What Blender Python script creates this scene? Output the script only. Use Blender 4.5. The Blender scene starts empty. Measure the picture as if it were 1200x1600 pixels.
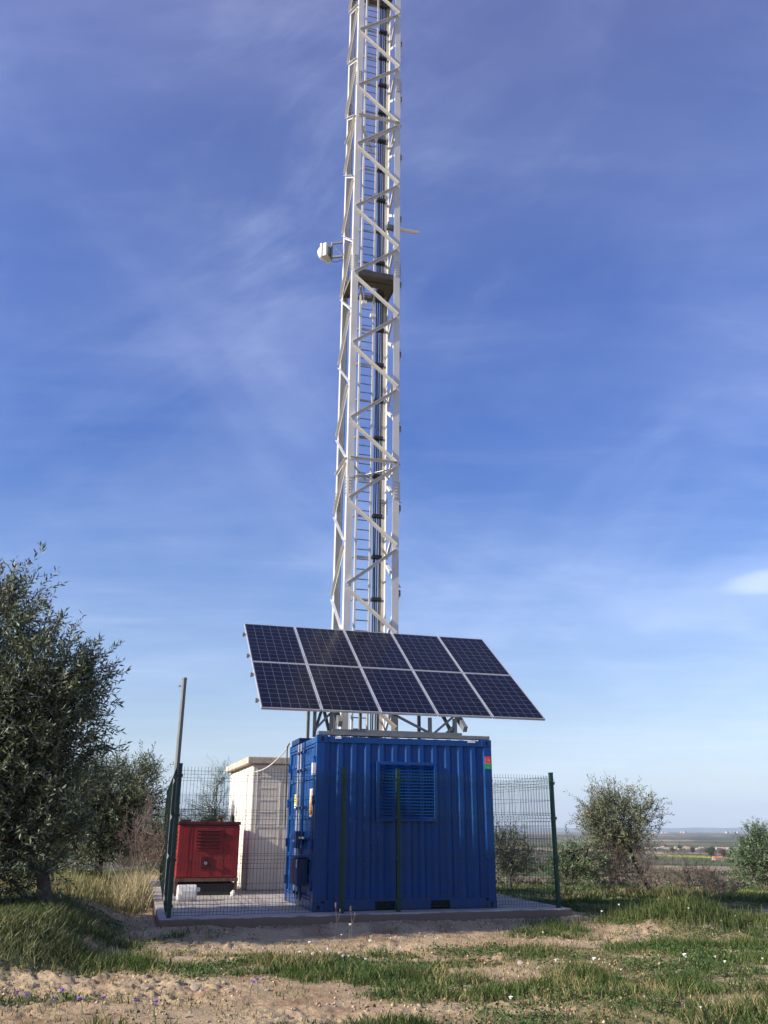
import bpy, math, random
import numpy as np
from mathutils import Vector, Matrix, Euler

random.seed(7)
RNG = np.random.default_rng(11)
S = bpy.context.scene
COL = S.collection
R = math.radians

# ------------------------------------------------------------------ camera
EYE = 1.167                                   # eye height over the slab top (z = 0)
PITCH, ROLL, FPX = 0.3466, 0.0033, 1373.6
cd = bpy.data.cameras.new("camera")
cam = bpy.data.objects.new("camera", cd); COL.objects.link(cam)
F = Vector((0, math.cos(PITCH), math.sin(PITCH)))
Rv = Vector((1, 0, 0)); Uv = Rv.cross(F)
R2 = Rv * math.cos(ROLL) + Uv * math.sin(ROLL)
U2 = -Rv * math.sin(ROLL) + Uv * math.cos(ROLL)
cam.matrix_world = Matrix(((R2.x, U2.x, -F.x, 0), (R2.y, U2.y, -F.y, 0), (R2.z, U2.z, -F.z, EYE), (0, 0, 0, 1)))
cd.sensor_fit = 'VERTICAL'; cd.sensor_height = 36.0
cd.lens = 36.0 * FPX / 1600.0
cd.clip_start = 0.1; cd.clip_end = 90000
S.camera = cam

# ------------------------------------------------------------------ light
SUN_EL, SUN_TRAVEL = R(26), R(22.5)             # the light travels to the right and slightly away
SD = Vector((math.cos(SUN_TRAVEL) * math.cos(SUN_EL), math.sin(SUN_TRAVEL) * math.cos(SUN_EL), -math.sin(SUN_EL)))
sl = bpy.data.lights.new("sun", 'SUN'); sl.energy = 4.8; sl.angle = R(0.53); sl.color = (1.0, 0.90, 0.76)
sun = bpy.data.objects.new("sun", sl); COL.objects.link(sun)
sun.rotation_euler = SD.to_track_quat('-Z', 'Y').to_euler()

W = bpy.data.worlds.new("World"); S.world = W; W.use_nodes = True
nt = W.node_tree; N = nt.nodes; L = nt.links; N.clear()
def nd(nt_, typ, **kw):
    n = nt_.nodes.new(typ)
    for k, v in kw.items():
        if hasattr(n, k): setattr(n, k, v)
        else: n.inputs[k].default_value = v
    return n
sky = nd(nt, 'ShaderNodeTexSky', sky_type='NISHITA', sun_disc=False)
sky.sun_elevation = SUN_EL
sky.sun_rotation = math.atan2(-SD.x, -SD.y)
sky.altitude = 300; sky.air_density = 1.0; sky.dust_density = 0.6; sky.ozone_density = 2.2
tc = nd(nt, 'ShaderNodeTexCoord')
sep = nd(nt, 'ShaderNodeSeparateXYZ'); L.new(tc.outputs['Generated'], sep.inputs[0])
def wmath(op, a, b=None, c=None):
    n = nd(nt, 'ShaderNodeMath', operation=op)
    for i, v in enumerate((a, b, c)):
        if v is None: continue
        if isinstance(v, (int, float)): n.inputs[i].default_value = v
        else: L.new(v, n.inputs[i])
    return n.outputs[0]
zz = wmath('ADD', wmath('MAXIMUM', sep.outputs[2], 0.0), 0.10)
px_ = wmath('DIVIDE', sep.outputs[0], zz); py_ = wmath('DIVIDE', sep.outputs[1], zz)
cmb = nd(nt, 'ShaderNodeCombineXYZ'); L.new(px_, cmb.inputs[0]); L.new(py_, cmb.inputs[1])
def cirrus(rot, scale, stretch, loc, lo, hi, det=7, dist=0.7):
    mp = nd(nt, 'ShaderNodeMapping'); mp.inputs['Rotation'].default_value = (0, 0, R(rot))
    mp.inputs['Scale'].default_value = (scale, scale * stretch, 1); mp.inputs['Location'].default_value = loc
    L.new(cmb.outputs[0], mp.inputs[0])
    n = nd(nt, 'ShaderNodeTexNoise'); n.inputs['Scale'].default_value = 1; n.inputs['Detail'].default_value = det
    n.inputs['Roughness'].default_value = 0.60; n.inputs['Distortion'].default_value = dist
    L.new(mp.outputs[0], n.inputs['Vector'])
    m = nd(nt, 'ShaderNodeMapRange', interpolation_type='SMOOTHSTEP'); m.inputs[1].default_value = lo; m.inputs[2].default_value = hi
    L.new(n.outputs[0], m.inputs[0]); return m.outputs[0]
c1 = cirrus(62, 0.75, 1.9, (3.1, 1.7, 0), 0.34, 0.86, 9, 0.25)
c2 = cirrus(-30, 1.6, 3.0, (0.4, 5.2, 0), 0.42, 0.88, 9, 0.45)
c3 = cirrus(40, 0.30, 1.4, (6.1, 3.4, 0), 0.30, 0.75, 6, 0.3)
cl = wmath('MULTIPLY', wmath('ADD', wmath('MULTIPLY', c1, 0.24), wmath('MULTIPLY', c2, 0.16)), wmath('ADD', wmath('MULTIPLY', c3, 0.9), 0.30))
cl = wmath('ADD', cl, wmath('MULTIPLY', c3, 0.05))
def puff(d0, rx, rz, amt):          # a small low cloud bank in one part of the sky
    az0 = math.atan2(d0[0], d0[1]); el0 = math.asin(Vector(d0).normalized().z)
    az = wmath('ARCTAN2', sep.outputs[0], sep.outputs[1]); el = wmath('ARCSINE', sep.outputs[2])
    n = nd(nt, 'ShaderNodeTexNoise'); n.inputs['Scale'].default_value = 9; n.inputs['Detail'].default_value = 8; L.new(tc.outputs['Generated'], n.inputs['Vector'])
    wob = wmath('MULTIPLY', wmath('SUBTRACT', n.outputs[0], .5), 1.3)
    u = wmath('DIVIDE', wmath('SUBTRACT', az, az0), rx); v = wmath('ADD', wmath('DIVIDE', wmath('SUBTRACT', el, el0), rz), wob)
    q = wmath('ADD', wmath('MULTIPLY', u, u), wmath('MULTIPLY', v, v))
    m = nd(nt, 'ShaderNodeMapRange', interpolation_type='SMOOTHSTEP'); m.inputs[1].default_value = 1.0; m.inputs[2].default_value = 0.0; m.inputs[3].default_value = 0; m.inputs[4].default_value = amt
    L.new(q, m.inputs[0]); return m.outputs[0]
cl = wmath('MINIMUM', wmath('ADD', cl, wmath('ADD', puff((.455, .985, .27), .065, .016, .30), puff((.40, .985, .255), .20, .045, .16))), 0.95)
def wisps(rot, sx, sy, lo, hi, seed, amt):      # fine fibrous streaks laid slantwise across the sky
    az = wmath('ARCTAN2', sep.outputs[0], sep.outputs[1]); el = wmath('ARCSINE', sep.outputs[2])
    cb = nd(nt, 'ShaderNodeCombineXYZ'); L.new(az, cb.inputs[0]); L.new(el, cb.inputs[1]); cb.inputs[2].default_value = seed
    mp = nd(nt, 'ShaderNodeMapping'); mp.inputs['Rotation'].default_value = (0, 0, R(rot)); L.new(cb.outputs[0], mp.inputs[0])
    m0 = nd(nt, 'ShaderNodeMapping'); m0.inputs['Scale'].default_value = (sx, sy, 1); L.new(mp.outputs[0], m0.inputs[0])
    n = nd(nt, 'ShaderNodeTexNoise'); n.inputs['Scale'].default_value = 1; n.inputs['Detail'].default_value = 12; n.inputs['Roughness'].default_value = .62; n.inputs['Distortion'].default_value = .7
    L.new(m0.outputs[0], n.inputs['Vector'])
    m = nd(nt, 'ShaderNodeMapRange', interpolation_type='SMOOTHSTEP'); m.inputs[1].default_value = lo; m.inputs[2].default_value = hi; m.inputs[3].default_value = 0; m.inputs[4].default_value = amt
    L.new(n.outputs[0], m.inputs[0])
    n2 = nd(nt, 'ShaderNodeTexNoise'); n2.inputs['Scale'].default_value = 2.2; n2.inputs['Detail'].default_value = 3; L.new(cb.outputs[0], n2.inputs['Vector'])
    m2 = nd(nt, 'ShaderNodeMapRange'); m2.inputs[1].default_value = .38; m2.inputs[2].default_value = .62; L.new(n2.outputs[0], m2.inputs[0])
    return wmath('MULTIPLY', m.outputs[0], m2.outputs[0])
cl = wmath('MINIMUM', wmath('ADD', cl, wmath('ADD', wisps(-28, 2.4, 6.5, .42, .86, 1.3, .19), wisps(35, 1.8, 4.6, .44, .88, 4.1, .14))), 0.95)
# tone of the clear sky by height over the horizon
ramp = nd(nt, 'ShaderNodeValToRGB'); L.new(sep.outputs[2], ramp.inputs[0])
cr = ramp.color_ramp
SKYT = [(0.0, (.74,.74,.76)), (.095, (.74,.72,.76)), (.27, (.43,.57,.86)), (.41, (.20,.42,.87)), (.53, (.25,.44,.92)), (.665, (.52,.57,.98)), (.76, (.80,.66,1.03)), (1.0, (.80,.66,1.03))]
cr.elements[0].position = SKYT[0][0]; cr.elements[0].color = (*SKYT[0][1], 1)
cr.elements[1].position = SKYT[-1][0]; cr.elements[1].color = (*SKYT[-1][1], 1)
for p, c in SKYT[1:-1]:
    e = cr.elements.new(p); e.color = (*c, 1)
mul = nd(nt, 'ShaderNodeVectorMath', operation='MULTIPLY'); L.new(sky.outputs[0], mul.inputs[0]); L.new(ramp.outputs[0], mul.inputs[1])
mx = nd(nt, 'ShaderNodeMix', data_type='RGBA'); L.new(cl, mx.inputs[0]); L.new(mul.outputs[0], mx.inputs[6])
mx.inputs[7].default_value = (5.6, 6.2, 8.0, 1)
bg = nd(nt, 'ShaderNodeBackground'); bg.inputs[1].default_value = 0.115; L.new(mx.outputs[2], bg.inputs[0])
wo = nd(nt, 'ShaderNodeOutputWorld'); L.new(bg.outputs[0], wo.inputs[0])

S.view_settings.view_transform = 'Standard'; S.view_settings.look = 'None'
S.view_settings.exposure = 0.8; S.view_settings.gamma = 1.0
S.render.engine = 'CYCLES'
S.cycles.use_denoising = True
S.cycles.max_bounces = 6; S.cycles.diffuse_bounces = 3; S.cycles.glossy_bounces = 2; S.cycles.transparent_max_bounces = 8
S.cycles.volume_bounces = 1

# ------------------------------------------------------------------ materials
def mat(name, col=(0.5, 0.5, 0.5), rough=0.6, metal=0.0, var=0.0, vscale=3.0, bump=0.0, bscale=30.0, spec=0.5, dirt=None, dscale=2.0, damt=0.5, attr=None, trans=0.0):
    m = bpy.data.materials.new(name); m.use_nodes = True
    t = m.node_tree; ns = t.nodes; lk = t.links
    b = ns['Principled BSDF']; b.inputs['Roughness'].default_value = rough; b.inputs['Metallic'].default_value = metal
    b.inputs['Specular IOR Level'].default_value = spec
    co = nd(t, 'ShaderNodeTexCoord')
    if attr:
        a = nd(t, 'ShaderNodeAttribute', attribute_name=attr); out = a.outputs['Color']
    else:
        rgb = nd(t, 'ShaderNodeRGB'); rgb.outputs[0].default_value = (*col, 1); out = rgb.outputs[0]
    if var > 0:
        n = nd(t, 'ShaderNodeTexNoise'); n.inputs['Scale'].default_value = vscale; n.inputs['Detail'].default_value = 6
        n.inputs['Roughness'].default_value = 0.65
        lk.new(co.outputs['Object'], n.inputs['Vector'])
        mr = nd(t, 'ShaderNodeMapRange'); mr.inputs[1].default_value = 0.3; mr.inputs[2].default_value = 0.7
        mr.inputs[3].default_value = 1 - var; mr.inputs[4].default_value = 1 + var
        lk.new(n.outputs[0], mr.inputs[0])
        v = nd(t, 'ShaderNodeVectorMath', operation='SCALE'); lk.new(out, v.inputs[0]); lk.new(mr.outputs[0], v.inputs['Scale']); out = v.outputs[0]
        mr2 = nd(t, 'ShaderNodeMapRange'); mr2.inputs[1].default_value = 0.3; mr2.inputs[2].default_value = 0.7
        mr2.inputs[3].default_value = max(0.05, rough - 0.12); mr2.inputs[4].default_value = min(1, rough + 0.12)
        lk.new(n.outputs[0], mr2.inputs[0]); lk.new(mr2.outputs[0], b.inputs['Roughness'])
    if dirt:
        n = nd(t, 'ShaderNodeTexNoise'); n.inputs['Scale'].default_value = dscale; n.inputs['Detail'].default_value = 9
        n.inputs['Roughness'].default_value = 0.7
        mp = nd(t, 'ShaderNodeMapping'); mp.inputs['Scale'].default_value = (1.6, 1.6, 0.45)
        lk.new(co.outputs['Object'], mp.inputs[0]); lk.new(mp.outputs[0], n.inputs['Vector'])
        mr = nd(t, 'ShaderNodeMapRange'); mr.inputs[1].default_value = 0.50; mr.inputs[2].default_value = 0.72
        mr.inputs[3].default_value = 0; mr.inputs[4].default_value = damt
        lk.new(n.outputs[0], mr.inputs[0])
        mxx = nd(t, 'ShaderNodeMix', data_type='RGBA'); lk.new(mr.outputs[0], mxx.inputs[0]); lk.new(out, mxx.inputs[6])
        mxx.inputs[7].default_value = (*dirt, 1); out = mxx.outputs[2]
    lk.new(out, b.inputs['Base Color'])
    if bump > 0:
        n = nd(t, 'ShaderNodeTexNoise'); n.inputs['Scale'].default_value = bscale; n.inputs['Detail'].default_value = 8
        lk.new(co.outputs['Object'], n.inputs['Vector'])
        bp = nd(t, 'ShaderNodeBump'); bp.inputs['Strength'].default_value = bump; bp.inputs['Distance'].default_value = 0.02
        lk.new(n.outputs[0], bp.inputs['Height']); lk.new(bp.outputs[0], b.inputs['Normal'])
    if trans > 0:
        tr = nd(t, 'ShaderNodeBsdfTranslucent'); lk.new(out, tr.inputs[0])
        ms = nd(t, 'ShaderNodeMixShader'); ms.inputs[0].default_value = trans
        lk.new(b.outputs[0], ms.inputs[1]); lk.new(tr.outputs[0], ms.inputs[2])
        lk.new(ms.outputs[0], ns['Material Output'].inputs[0])
    return m

M = dict(
    blue=mat('blue container paint', (0.004, 0.057, 0.225), 0.36, spec=0.28, var=0.12, vscale=1.7, bump=0.06, bscale=9, dirt=(0.02, 0.04, 0.09), dscale=2.6, damt=0.35),
    blue_dark=mat('dark blue paint', (0.003, 0.024, 0.11), 0.42, var=0.1, vscale=3),
    black_void=mat('black opening', (0.006, 0.006, 0.007), 0.8),
    galv=mat('galvanised steel', (0.42, 0.43, 0.43), 0.5, metal=0.55, var=0.16, vscale=6, bump=0.04, bscale=40),
    galv_dark=mat('weathered galvanised steel', (0.20, 0.21, 0.21), 0.6, metal=0.35, var=0.2, vscale=8),
    white_steel=mat('white painted steel', (0.60, 0.59, 0.56), 0.45, var=0.07, vscale=2.5, dirt=(0.42, 0.38, 0.32), dscale=3.0, damt=0.35),
    deck=mat('weathered deck plate', (0.13, 0.115, 0.095), 0.8, var=0.25, vscale=6),
    alu=mat('anodised aluminium', (0.62, 0.63, 0.65), 0.38, metal=0.5, var=0.05),
    cable=mat('black cable sheath', (0.012, 0.012, 0.014), 0.5),
    clamp=mat('dark cable clamp', (0.03, 0.03, 0.032), 0.5),
    green=mat('dark green coated steel', (0.006, 0.045, 0.028), 0.42, var=0.12, vscale=5),
    wire=mat('green coated wire', (0.012, 0.04, 0.03), 0.5),
    red=mat('faded red paint', (0.30, 0.018, 0.020), 0.55, var=0.14, vscale=3, dirt=(0.16, 0.012, 0.012), dscale=3, damt=0.7, bump=0.05),
    red_dark=mat('dark red recess', (0.10, 0.008, 0.008), 0.7),
    soot=mat('sooty dark steel', (0.035, 0.03, 0.028), 0.7, var=0.3, vscale=6),
    rust=mat('rusty steel', (0.16, 0.09, 0.06), 0.8, var=0.3, vscale=8),
    render_wall=mat('cream rendered wall', (0.80, 0.745, 0.66), 0.9, var=0.07, vscale=1.2, bump=0.12, bscale=45, dirt=(0.55, 0.48, 0.40), dscale=1.8, damt=0.45),
    roof=mat('weathered concrete roof edge', (0.50, 0.44, 0.36), 0.9, var=0.2, vscale=6, bump=0.3, bscale=25, dirt=(0.16, 0.13, 0.10), dscale=6, damt=0.7),
    concrete=mat('pale concrete', (0.43, 0.40, 0.36), 0.9, var=0.10, vscale=2.0, bump=0.25, bscale=55, dirt=(0.26, 0.20, 0.15), dscale=3, damt=0.55),
    white_plastic=mat('white plastic', (0.78, 0.77, 0.73), 0.4, var=0.05),
    grey_plastic=mat('light grey plastic', (0.60, 0.59, 0.55), 0.45, var=0.05),
    st_white=mat('white label', (0.8, 0.8, 0.78), 0.5), st_orange=mat('orange label', (0.80, 0.36, 0.02), 0.5),
    st_yellow=mat('yellow label', (0.75, 0.62, 0.03), 0.5), st_black=mat('black print', (0.02, 0.02, 0.02), 0.5),
    st_red=mat('red label', (0.75, 0.04, 0.05), 0.5), st_green=mat('green label', (0.03, 0.36, 0.10), 0.5),
    st_pink=mat('pale red print', (0.85, 0.35, 0.33), 0.5),
    bark=mat('olive bark', (0.075, 0.064, 0.052), 0.95, var=0.3, vscale=9, bump=0.8, bscale=22),
    twig=mat('dry grey twig', (0.17, 0.13, 0.11), 0.95, var=0.2, vscale=5),
    stone=mat('pale limestone', (0.46, 0.38, 0.29), 0.95, var=0.2, vscale=9, bump=0.6, bscale=30, dirt=(0.36, 0.24, 0.15), dscale=8, damt=0.7),
    tile=mat('orange roof tile', (0.50, 0.20, 0.11), 0.9, var=0.1, vscale=.5), far_wall=mat('pale far wall', (0.40, 0.35, 0.285), 0.9, var=0.1, vscale=.2),
    far_dark=mat('dark window', (0.05, 0.05, 0.05), 0.4),
    leaf_far=mat('far foliage', attr='tint', rough=0.8),
    grass=mat('grass blades', attr='tint', rough=0.65, spec=0.25, trans=0.22),
    petal=mat('white petals', (0.80, 0.80, 0.74), 0.7), petal_v=mat('violet petals', (0.22, 0.12, 0.42), 0.7),
    hill=mat('far hills', (0.10, 0.12, 0.10), 0.95, var=0.2, vscale=0.001),
)
def leafmat(name):
    m = mat(name, attr='tint', rough=0.5, spec=0.35)
    t = m.node_tree; b = t.nodes['Principled BSDF']; src = b.inputs['Base Color'].links[0].from_socket
    g = nd(t, 'ShaderNodeNewGeometry'); mxx = nd(t, 'ShaderNodeMix', data_type='RGBA')
    sc_ = nd(t, 'ShaderNodeVectorMath', operation='MULTIPLY_ADD'); t.links.new(src, sc_.inputs[0]); sc_.inputs[1].default_value = (1.3, 1.3, 1.5); sc_.inputs[2].default_value = (0.10, 0.11, 0.09)
    t.links.new(g.outputs['Backfacing'], mxx.inputs[0]); t.links.new(src, mxx.inputs[6]); t.links.new(sc_.outputs[0], mxx.inputs[7])
    t.links.new(mxx.outputs[2], b.inputs['Base Color'])
    tr = nd(t, 'ShaderNodeBsdfTranslucent'); t.links.new(src, tr.inputs[0])
    ms = nd(t, 'ShaderNodeMixShader'); ms.inputs[0].default_value = 0.2
    t.links.new(b.outputs[0], ms.inputs[1]); t.links.new(tr.outputs[0], ms.inputs[2]); t.links.new(ms.outputs[0], t.nodes['Material Output'].inputs[0])
    return m
M['olive'] = leafmat('olive leaves')

t = M['blue'].node_tree; b = t.nodes['Principled BSDF']; src = b.inputs['Base Color'].links[0].from_socket     # road dust on the lowest part
co = nd(t, 'ShaderNodeTexCoord'); sp = nd(t, 'ShaderNodeSeparateXYZ'); t.links.new(co.outputs['Object'], sp.inputs[0])
nn = nd(t, 'ShaderNodeTexNoise'); nn.inputs['Scale'].default_value = 7; nn.inputs['Detail'].default_value = 8; t.links.new(co.outputs['Object'], nn.inputs['Vector'])
ad = nd(t, 'ShaderNodeMath', operation='MULTIPLY_ADD'); t.links.new(nn.outputs[0], ad.inputs[0]); ad.inputs[1].default_value = 0.7; t.links.new(sp.outputs[2], ad.inputs[2])
mr = nd(t, 'ShaderNodeMapRange'); t.links.new(ad.outputs[0], mr.inputs[0]); mr.inputs[1].default_value = .60; mr.inputs[2].default_value = .30; mr.inputs[3].default_value = 0; mr.inputs[4].default_value = .35
mxx = nd(t, 'ShaderNodeMix', data_type='RGBA'); t.links.new(mr.outputs[0], mxx.inputs[0]); t.links.new(src, mxx.inputs[6]); mxx.inputs[7].default_value = (.10, .085, .075, 1)
n2 = nd(t, 'ShaderNodeTexNoise'); n2.inputs['Scale'].default_value = 16; n2.inputs['Detail'].default_value = 10; n2.inputs['Roughness'].default_value = .75; t.links.new(co.outputs['Object'], n2.inputs['Vector'])
m2 = nd(t, 'ShaderNodeMapRange'); t.links.new(n2.outputs[0], m2.inputs[0]); m2.inputs[1].default_value = .66; m2.inputs[2].default_value = .74; m2.inputs[3].default_value = 0; m2.inputs[4].default_value = .7
mx2 = nd(t, 'ShaderNodeMix', data_type='RGBA'); t.links.new(m2.outputs[0], mx2.inputs[0]); t.links.new(mxx.outputs[2], mx2.inputs[6]); mx2.inputs[7].default_value = (.06, .04, .04, 1)
t.links.new(mx2.outputs[2], b.inputs['Base Color'])

# ------------------------------------------------------------------ mesh helpers
class MB:
    def __init__(s): s.v = []; s.f = []; s.m = []
    def box(s, x0, x1, y0, y1, z0, z1, mi=0, mt=None):
        k = len(s.v)
        p = [(x0,y0,z0),(x1,y0,z0),(x1,y1,z0),(x0,y1,z0),(x0,y0,z1),(x1,y0,z1),(x1,y1,z1),(x0,y1,z1)]
        if mt is not None: p = [tuple(mt @ Vector(q)) for q in p]
        s.v += p
        s.f += [tuple(k + i for i in q) for q in ((0,3,2,1),(4,5,6,7),(0,1,5,4),(1,2,6,5),(2,3,7,6),(3,0,4,7))]
        s.m += [mi] * 6; return s
    def bar(s, a, b, w, h, up=(0, 0, 1), mi=0):
        a = Vector(a); b = Vector(b); d = (b - a); ln = d.length; d.normalize(); up = Vector(up)
        x = d.cross(up)
        if x.length < 1e-4: x = d.cross(Vector((0, 1, 0)))
        x.normalize(); y = x.cross(d)
        mt = Matrix((( x.x, d.x, y.x, a.x), (x.y, d.y, y.y, a.y), (x.z, d.z, y.z, a.z), (0,0,0,1)))
        return s.box(-w/2, w/2, 0, ln, -h/2, h/2, mi, mt)
    def tube(s, pts, rad, n=6, mi=0, caps=True):
        pts = [Vector(p) for p in pts]
        if not hasattr(rad, '__len__'): rad = [rad] * len(pts)
        k0 = len(s.v); prev = None
        for i, p in enumerate(pts):
            d = (pts[min(i+1, len(pts)-1)] - pts[max(i-1, 0)]).normalized()
            if prev is None:
                x = d.cross(Vector((0.1, 0.2, 1)) if abs(d.z) < 0.9 else Vector((1, 0.1, 0))).normalized()
            else:
                x = (prev - d * prev.dot(d)).normalized()
            prev = x; y = d.cross(x)
            for j in range(n):
                a = 2 * math.pi * j / n
                s.v.append(tuple(p + (x * math.cos(a) + y * math.sin(a)) * rad[i]))
        for i in range(len(pts) - 1):
            for j in range(n):
                a = k0 + i*n + j; b = k0 + i*n + (j+1) % n
                s.f.append((a, b, b + n, a + n)); s.m.append(mi)
        if caps:
            s.f.append(tuple(k0 + j for j in range(n))[::-1]); s.m.append(mi)
            e = k0 + (len(pts)-1)*n
            s.f.append(tuple(e + j for j in range(n))); s.m.append(mi)
        return s
    def prism(s, poly, z0, z1, mi=0):      # poly of (x, y), counter-clockwise
        k = len(s.v); n = len(poly)
        s.v += [(x, y, z0) for x, y in poly] + [(x, y, z1) for x, y in poly]
        s.f.append(tuple(k + i for i in range(n))[::-1]); s.f.append(tuple(k + n + i for i in range(n))); s.m += [mi, mi]
        for i in range(n):
            j = (i + 1) % n; s.f.append((k+i, k+j, k+n+j, k+n+i)); s.m.append(mi)
        return s
    def build(s, name, mats, parent=None, loc=(0,0,0), rot=(0,0,0), smooth=False, bevel=0.0):
        me = bpy.data.meshes.new(name); me.from_pydata(s.v, [], s.f)
        mats = mats if isinstance(mats, (list, tuple)) else [mats]
        for q in mats: me.materials.append(M[q] if isinstance(q, str) else q)
        if len(mats) > 1: me.polygons.foreach_set('material_index', s.m)
        if smooth: me.polygons.foreach_set('use_smooth', [True] * len(s.f))
        me.update()
        o = bpy.data.objects.new(name, me); COL.objects.link(o)
        o.location = loc; o.rotation_euler = rot
        if parent: o.parent = parent
        if bevel > 0:
            b = o.modifiers.new('bevel', 'BEVEL'); b.width = bevel; b.segments = 2; b.limit_method = 'ANGLE'
        return o

def tag(o, label=None, cat=None, group=None, kind=None):
    if label: o['label'] = label
    if cat: o['category'] = cat
    if group: o['group'] = group
    if kind: o['kind'] = kind
    return o
def empty(name, loc, rot=(0,0,0)):
    o = bpy.data.objects.new(name, None); COL.objects.link(o); o.location = loc; o.rotation_euler = rot
    o.empty_display_size = 0.2; return o
def bigmesh(name, V, Fc, material, parent=None, tint=None, smooth=False):
    """V (n,3); Fc (m,k) all faces of k corners; tint per vertex (n,3)"""
    me = bpy.data.meshes.new(name); m, k = Fc.shape
    me.vertices.add(len(V)); me.vertices.foreach_set('co', np.ascontiguousarray(V, dtype=np.float32).ravel())
    me.loops.add(m * k); me.loops.foreach_set('vertex_index', np.ascontiguousarray(Fc, dtype=np.int32).ravel())
    me.polygons.add(m); me.polygons.foreach_set('loop_start', np.arange(0, m*k, k, dtype=np.int32))
    if smooth: me.polygons.foreach_set('use_smooth', np.ones(m, dtype=bool))
    me.update(calc_edges=True)
    if tint is not None:
        at = me.color_attributes.new('tint', 'FLOAT_COLOR', 'POINT')
        c = np.ones((len(V), 4), dtype=np.float32); c[:, :3] = tint; at.data.foreach_set('color', c.ravel())
    me.materials.append(M[material] if isinstance(material, str) else material)
    o = bpy.data.objects.new(name, me); COL.objects.link(o)
    if parent: o.parent = parent
    return o

def series(mb, name, m_, parent, zs):
    o = None
    for z in zs:
        if o is None: o = q = mb.build(name, m_, parent)
        else: q = o.copy(); COL.objects.link(q); q.parent = parent
        q.location = (0, 0, z)

# ------------------------------------------------------------------ value noise
def _h(ix, iy, seed):
    n = (ix.astype(np.int64) * 374761393 + iy.astype(np.int64) * 668265263 + seed * 974711) & 0xFFFFFFFF
    n = ((n ^ (n >> 13)) * 1274126177) & 0xFFFFFFFF
    return ((n ^ (n >> 16)) & 0xFFFF) / 65535.0
def vnoise(x, y, seed=0):
    ix = np.floor(x); iy = np.floor(y); fx = x - ix; fy = y - iy
    fx = fx*fx*(3-2*fx); fy = fy*fy*(3-2*fy)
    a = _h(ix, iy, seed); b = _h(ix+1, iy, seed); c = _h(ix, iy+1, seed); d = _h(ix+1, iy+1, seed)
    return (a*(1-fx)+b*fx)*(1-fy) + (c*(1-fx)+d*fx)*fy
def fbm(x, y, o=4, seed=0, g=0.5):
    s = 0; a = 1; t = 0
    for i in range(o):
        s = s + a * vnoise(x * 2**i + 17.3*i, y * 2**i - 9.1*i, seed + i); t += a; a *= g
    return s / t
def sst(a, b, x):
    t = np.clip((x - a) / (b - a), 0, 1); return t*t*(3-2*t)

# ------------------------------------------------------------------ terrain
UY = 0.3235                                   # yaw of the slab's front edge
SL = [(-3.07, 13.215), (3.0, 15.23), (0.70, 24.9), (-5.62, 22.9)]   # slab corners
def slab_signed(x, y):
    """distance outside the slab outline (negative inside)"""
    d = None
    for i in range(4):
        (x0, y0), (x1, y1) = SL[i], SL[(i+1) % 4]
        ex, ey = x1-x0, y1-y0; l = math.hypot(ex, ey)
        s_ = ((x-x0)*ey - (y-y0)*ex) / l
        d = s_ if d is None else np.maximum(d, s_)
    return d
LD = np.log(np.array([1, 22, 30, 45, 100, 200, 400, 700, 1100, 1600, 2400, 9000, 16000, 40000.]))
LZ = np.array([-.2, -.24, -.55, -1.25, -3.4, -7.0, -13.2, -20.5, -29.5, -33, -34, -34, -30, -30.])
def bl(x, y, cx, cy, rx, ry, rot=0.0):
    c, s = math.cos(rot), math.sin(rot); dx = x-cx; dy = y-cy
    return np.exp(-(((dx*c+dy*s)/rx)**2 + ((-dx*s+dy*c)/ry)**2))
def height(x, y, fine=True):
    x = np.asarray(x, float); y = np.asarray(y, float)
    r = np.hypot(x, y) + 1e-6
    z = np.interp(np.log(np.maximum(r, 1)), LD, LZ)
    near = 1 - sst(30, 60, r)
    ds = slab_signed(x, y)
    out = sst(0.0, 1.6, ds)
    z = z + near * sst(0.08, 1.5, ds) * 0.44 * (sst(3.1, 4.1, -x)) * sst(9.2, 11.0, y)   # bank on the left
    z = z + near * out * (0.08 * bl(x, y, -3.9, 14.6, .6, 1.1)
        + 0.26 * bl(x, y, 4.5, 14.6, 1.0, 0.9) + 0.12 * bl(x, y, 4.0, 17.5, 1.6, 1.5)
        + 0.16 * (fbm(x*0.45, y*0.45, 3, 5) - 0.5))
    z = z + near * (1-out*0.75) * 0
    z = z + near * (0.075 * (1 - sst(.3, 1.8, ds)) + 0.05 * (1 - sst(0.0, .7, ds))) * sst(6, 8, y)
    if fine:
        sc = near * sst(0.0, 0.35, ds) + near * 0.0
        z = z + near * sst(0.0, .04, ds) * (1 - sst(.1, .7, ds)) * 0.16 * (fbm(x*1.1, y*1.1, 4, 55, .6) - 0.45)
        rough = .35 + .9*sst(.42, .68, fbm(x*.9, y*.9, 3, 32))
        clod = np.abs(fbm(x*2.1, y*2.1, 5, 31, 0.62) - 0.5) * 2
        z = z + sc * rough * (0.048 * (clod - 0.3) + 0.07 * (fbm(x*8, y*8, 3, 77, .6) - 0.5) + 0.035 * (fbm(x*24, y*24, 2, 99) - 0.5))
    # far relief
    fr = sst(60, 400, r)
    z = z + fr * (fbm(x/260, y/260, 4, 8) - 0.5) * np.interp(r, [60, 400, 1500, 5000, 12000], [0, 2.0, 4.0, 9.0, 16])
    z = np.where(ds < 0.0, np.minimum(z, -0.14), z)
    z = np.where(ds < -0.12, -0.5, z)
    return z
def hz(x, y): return float(height(np.array([x]), np.array([y]), True)[0])

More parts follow.
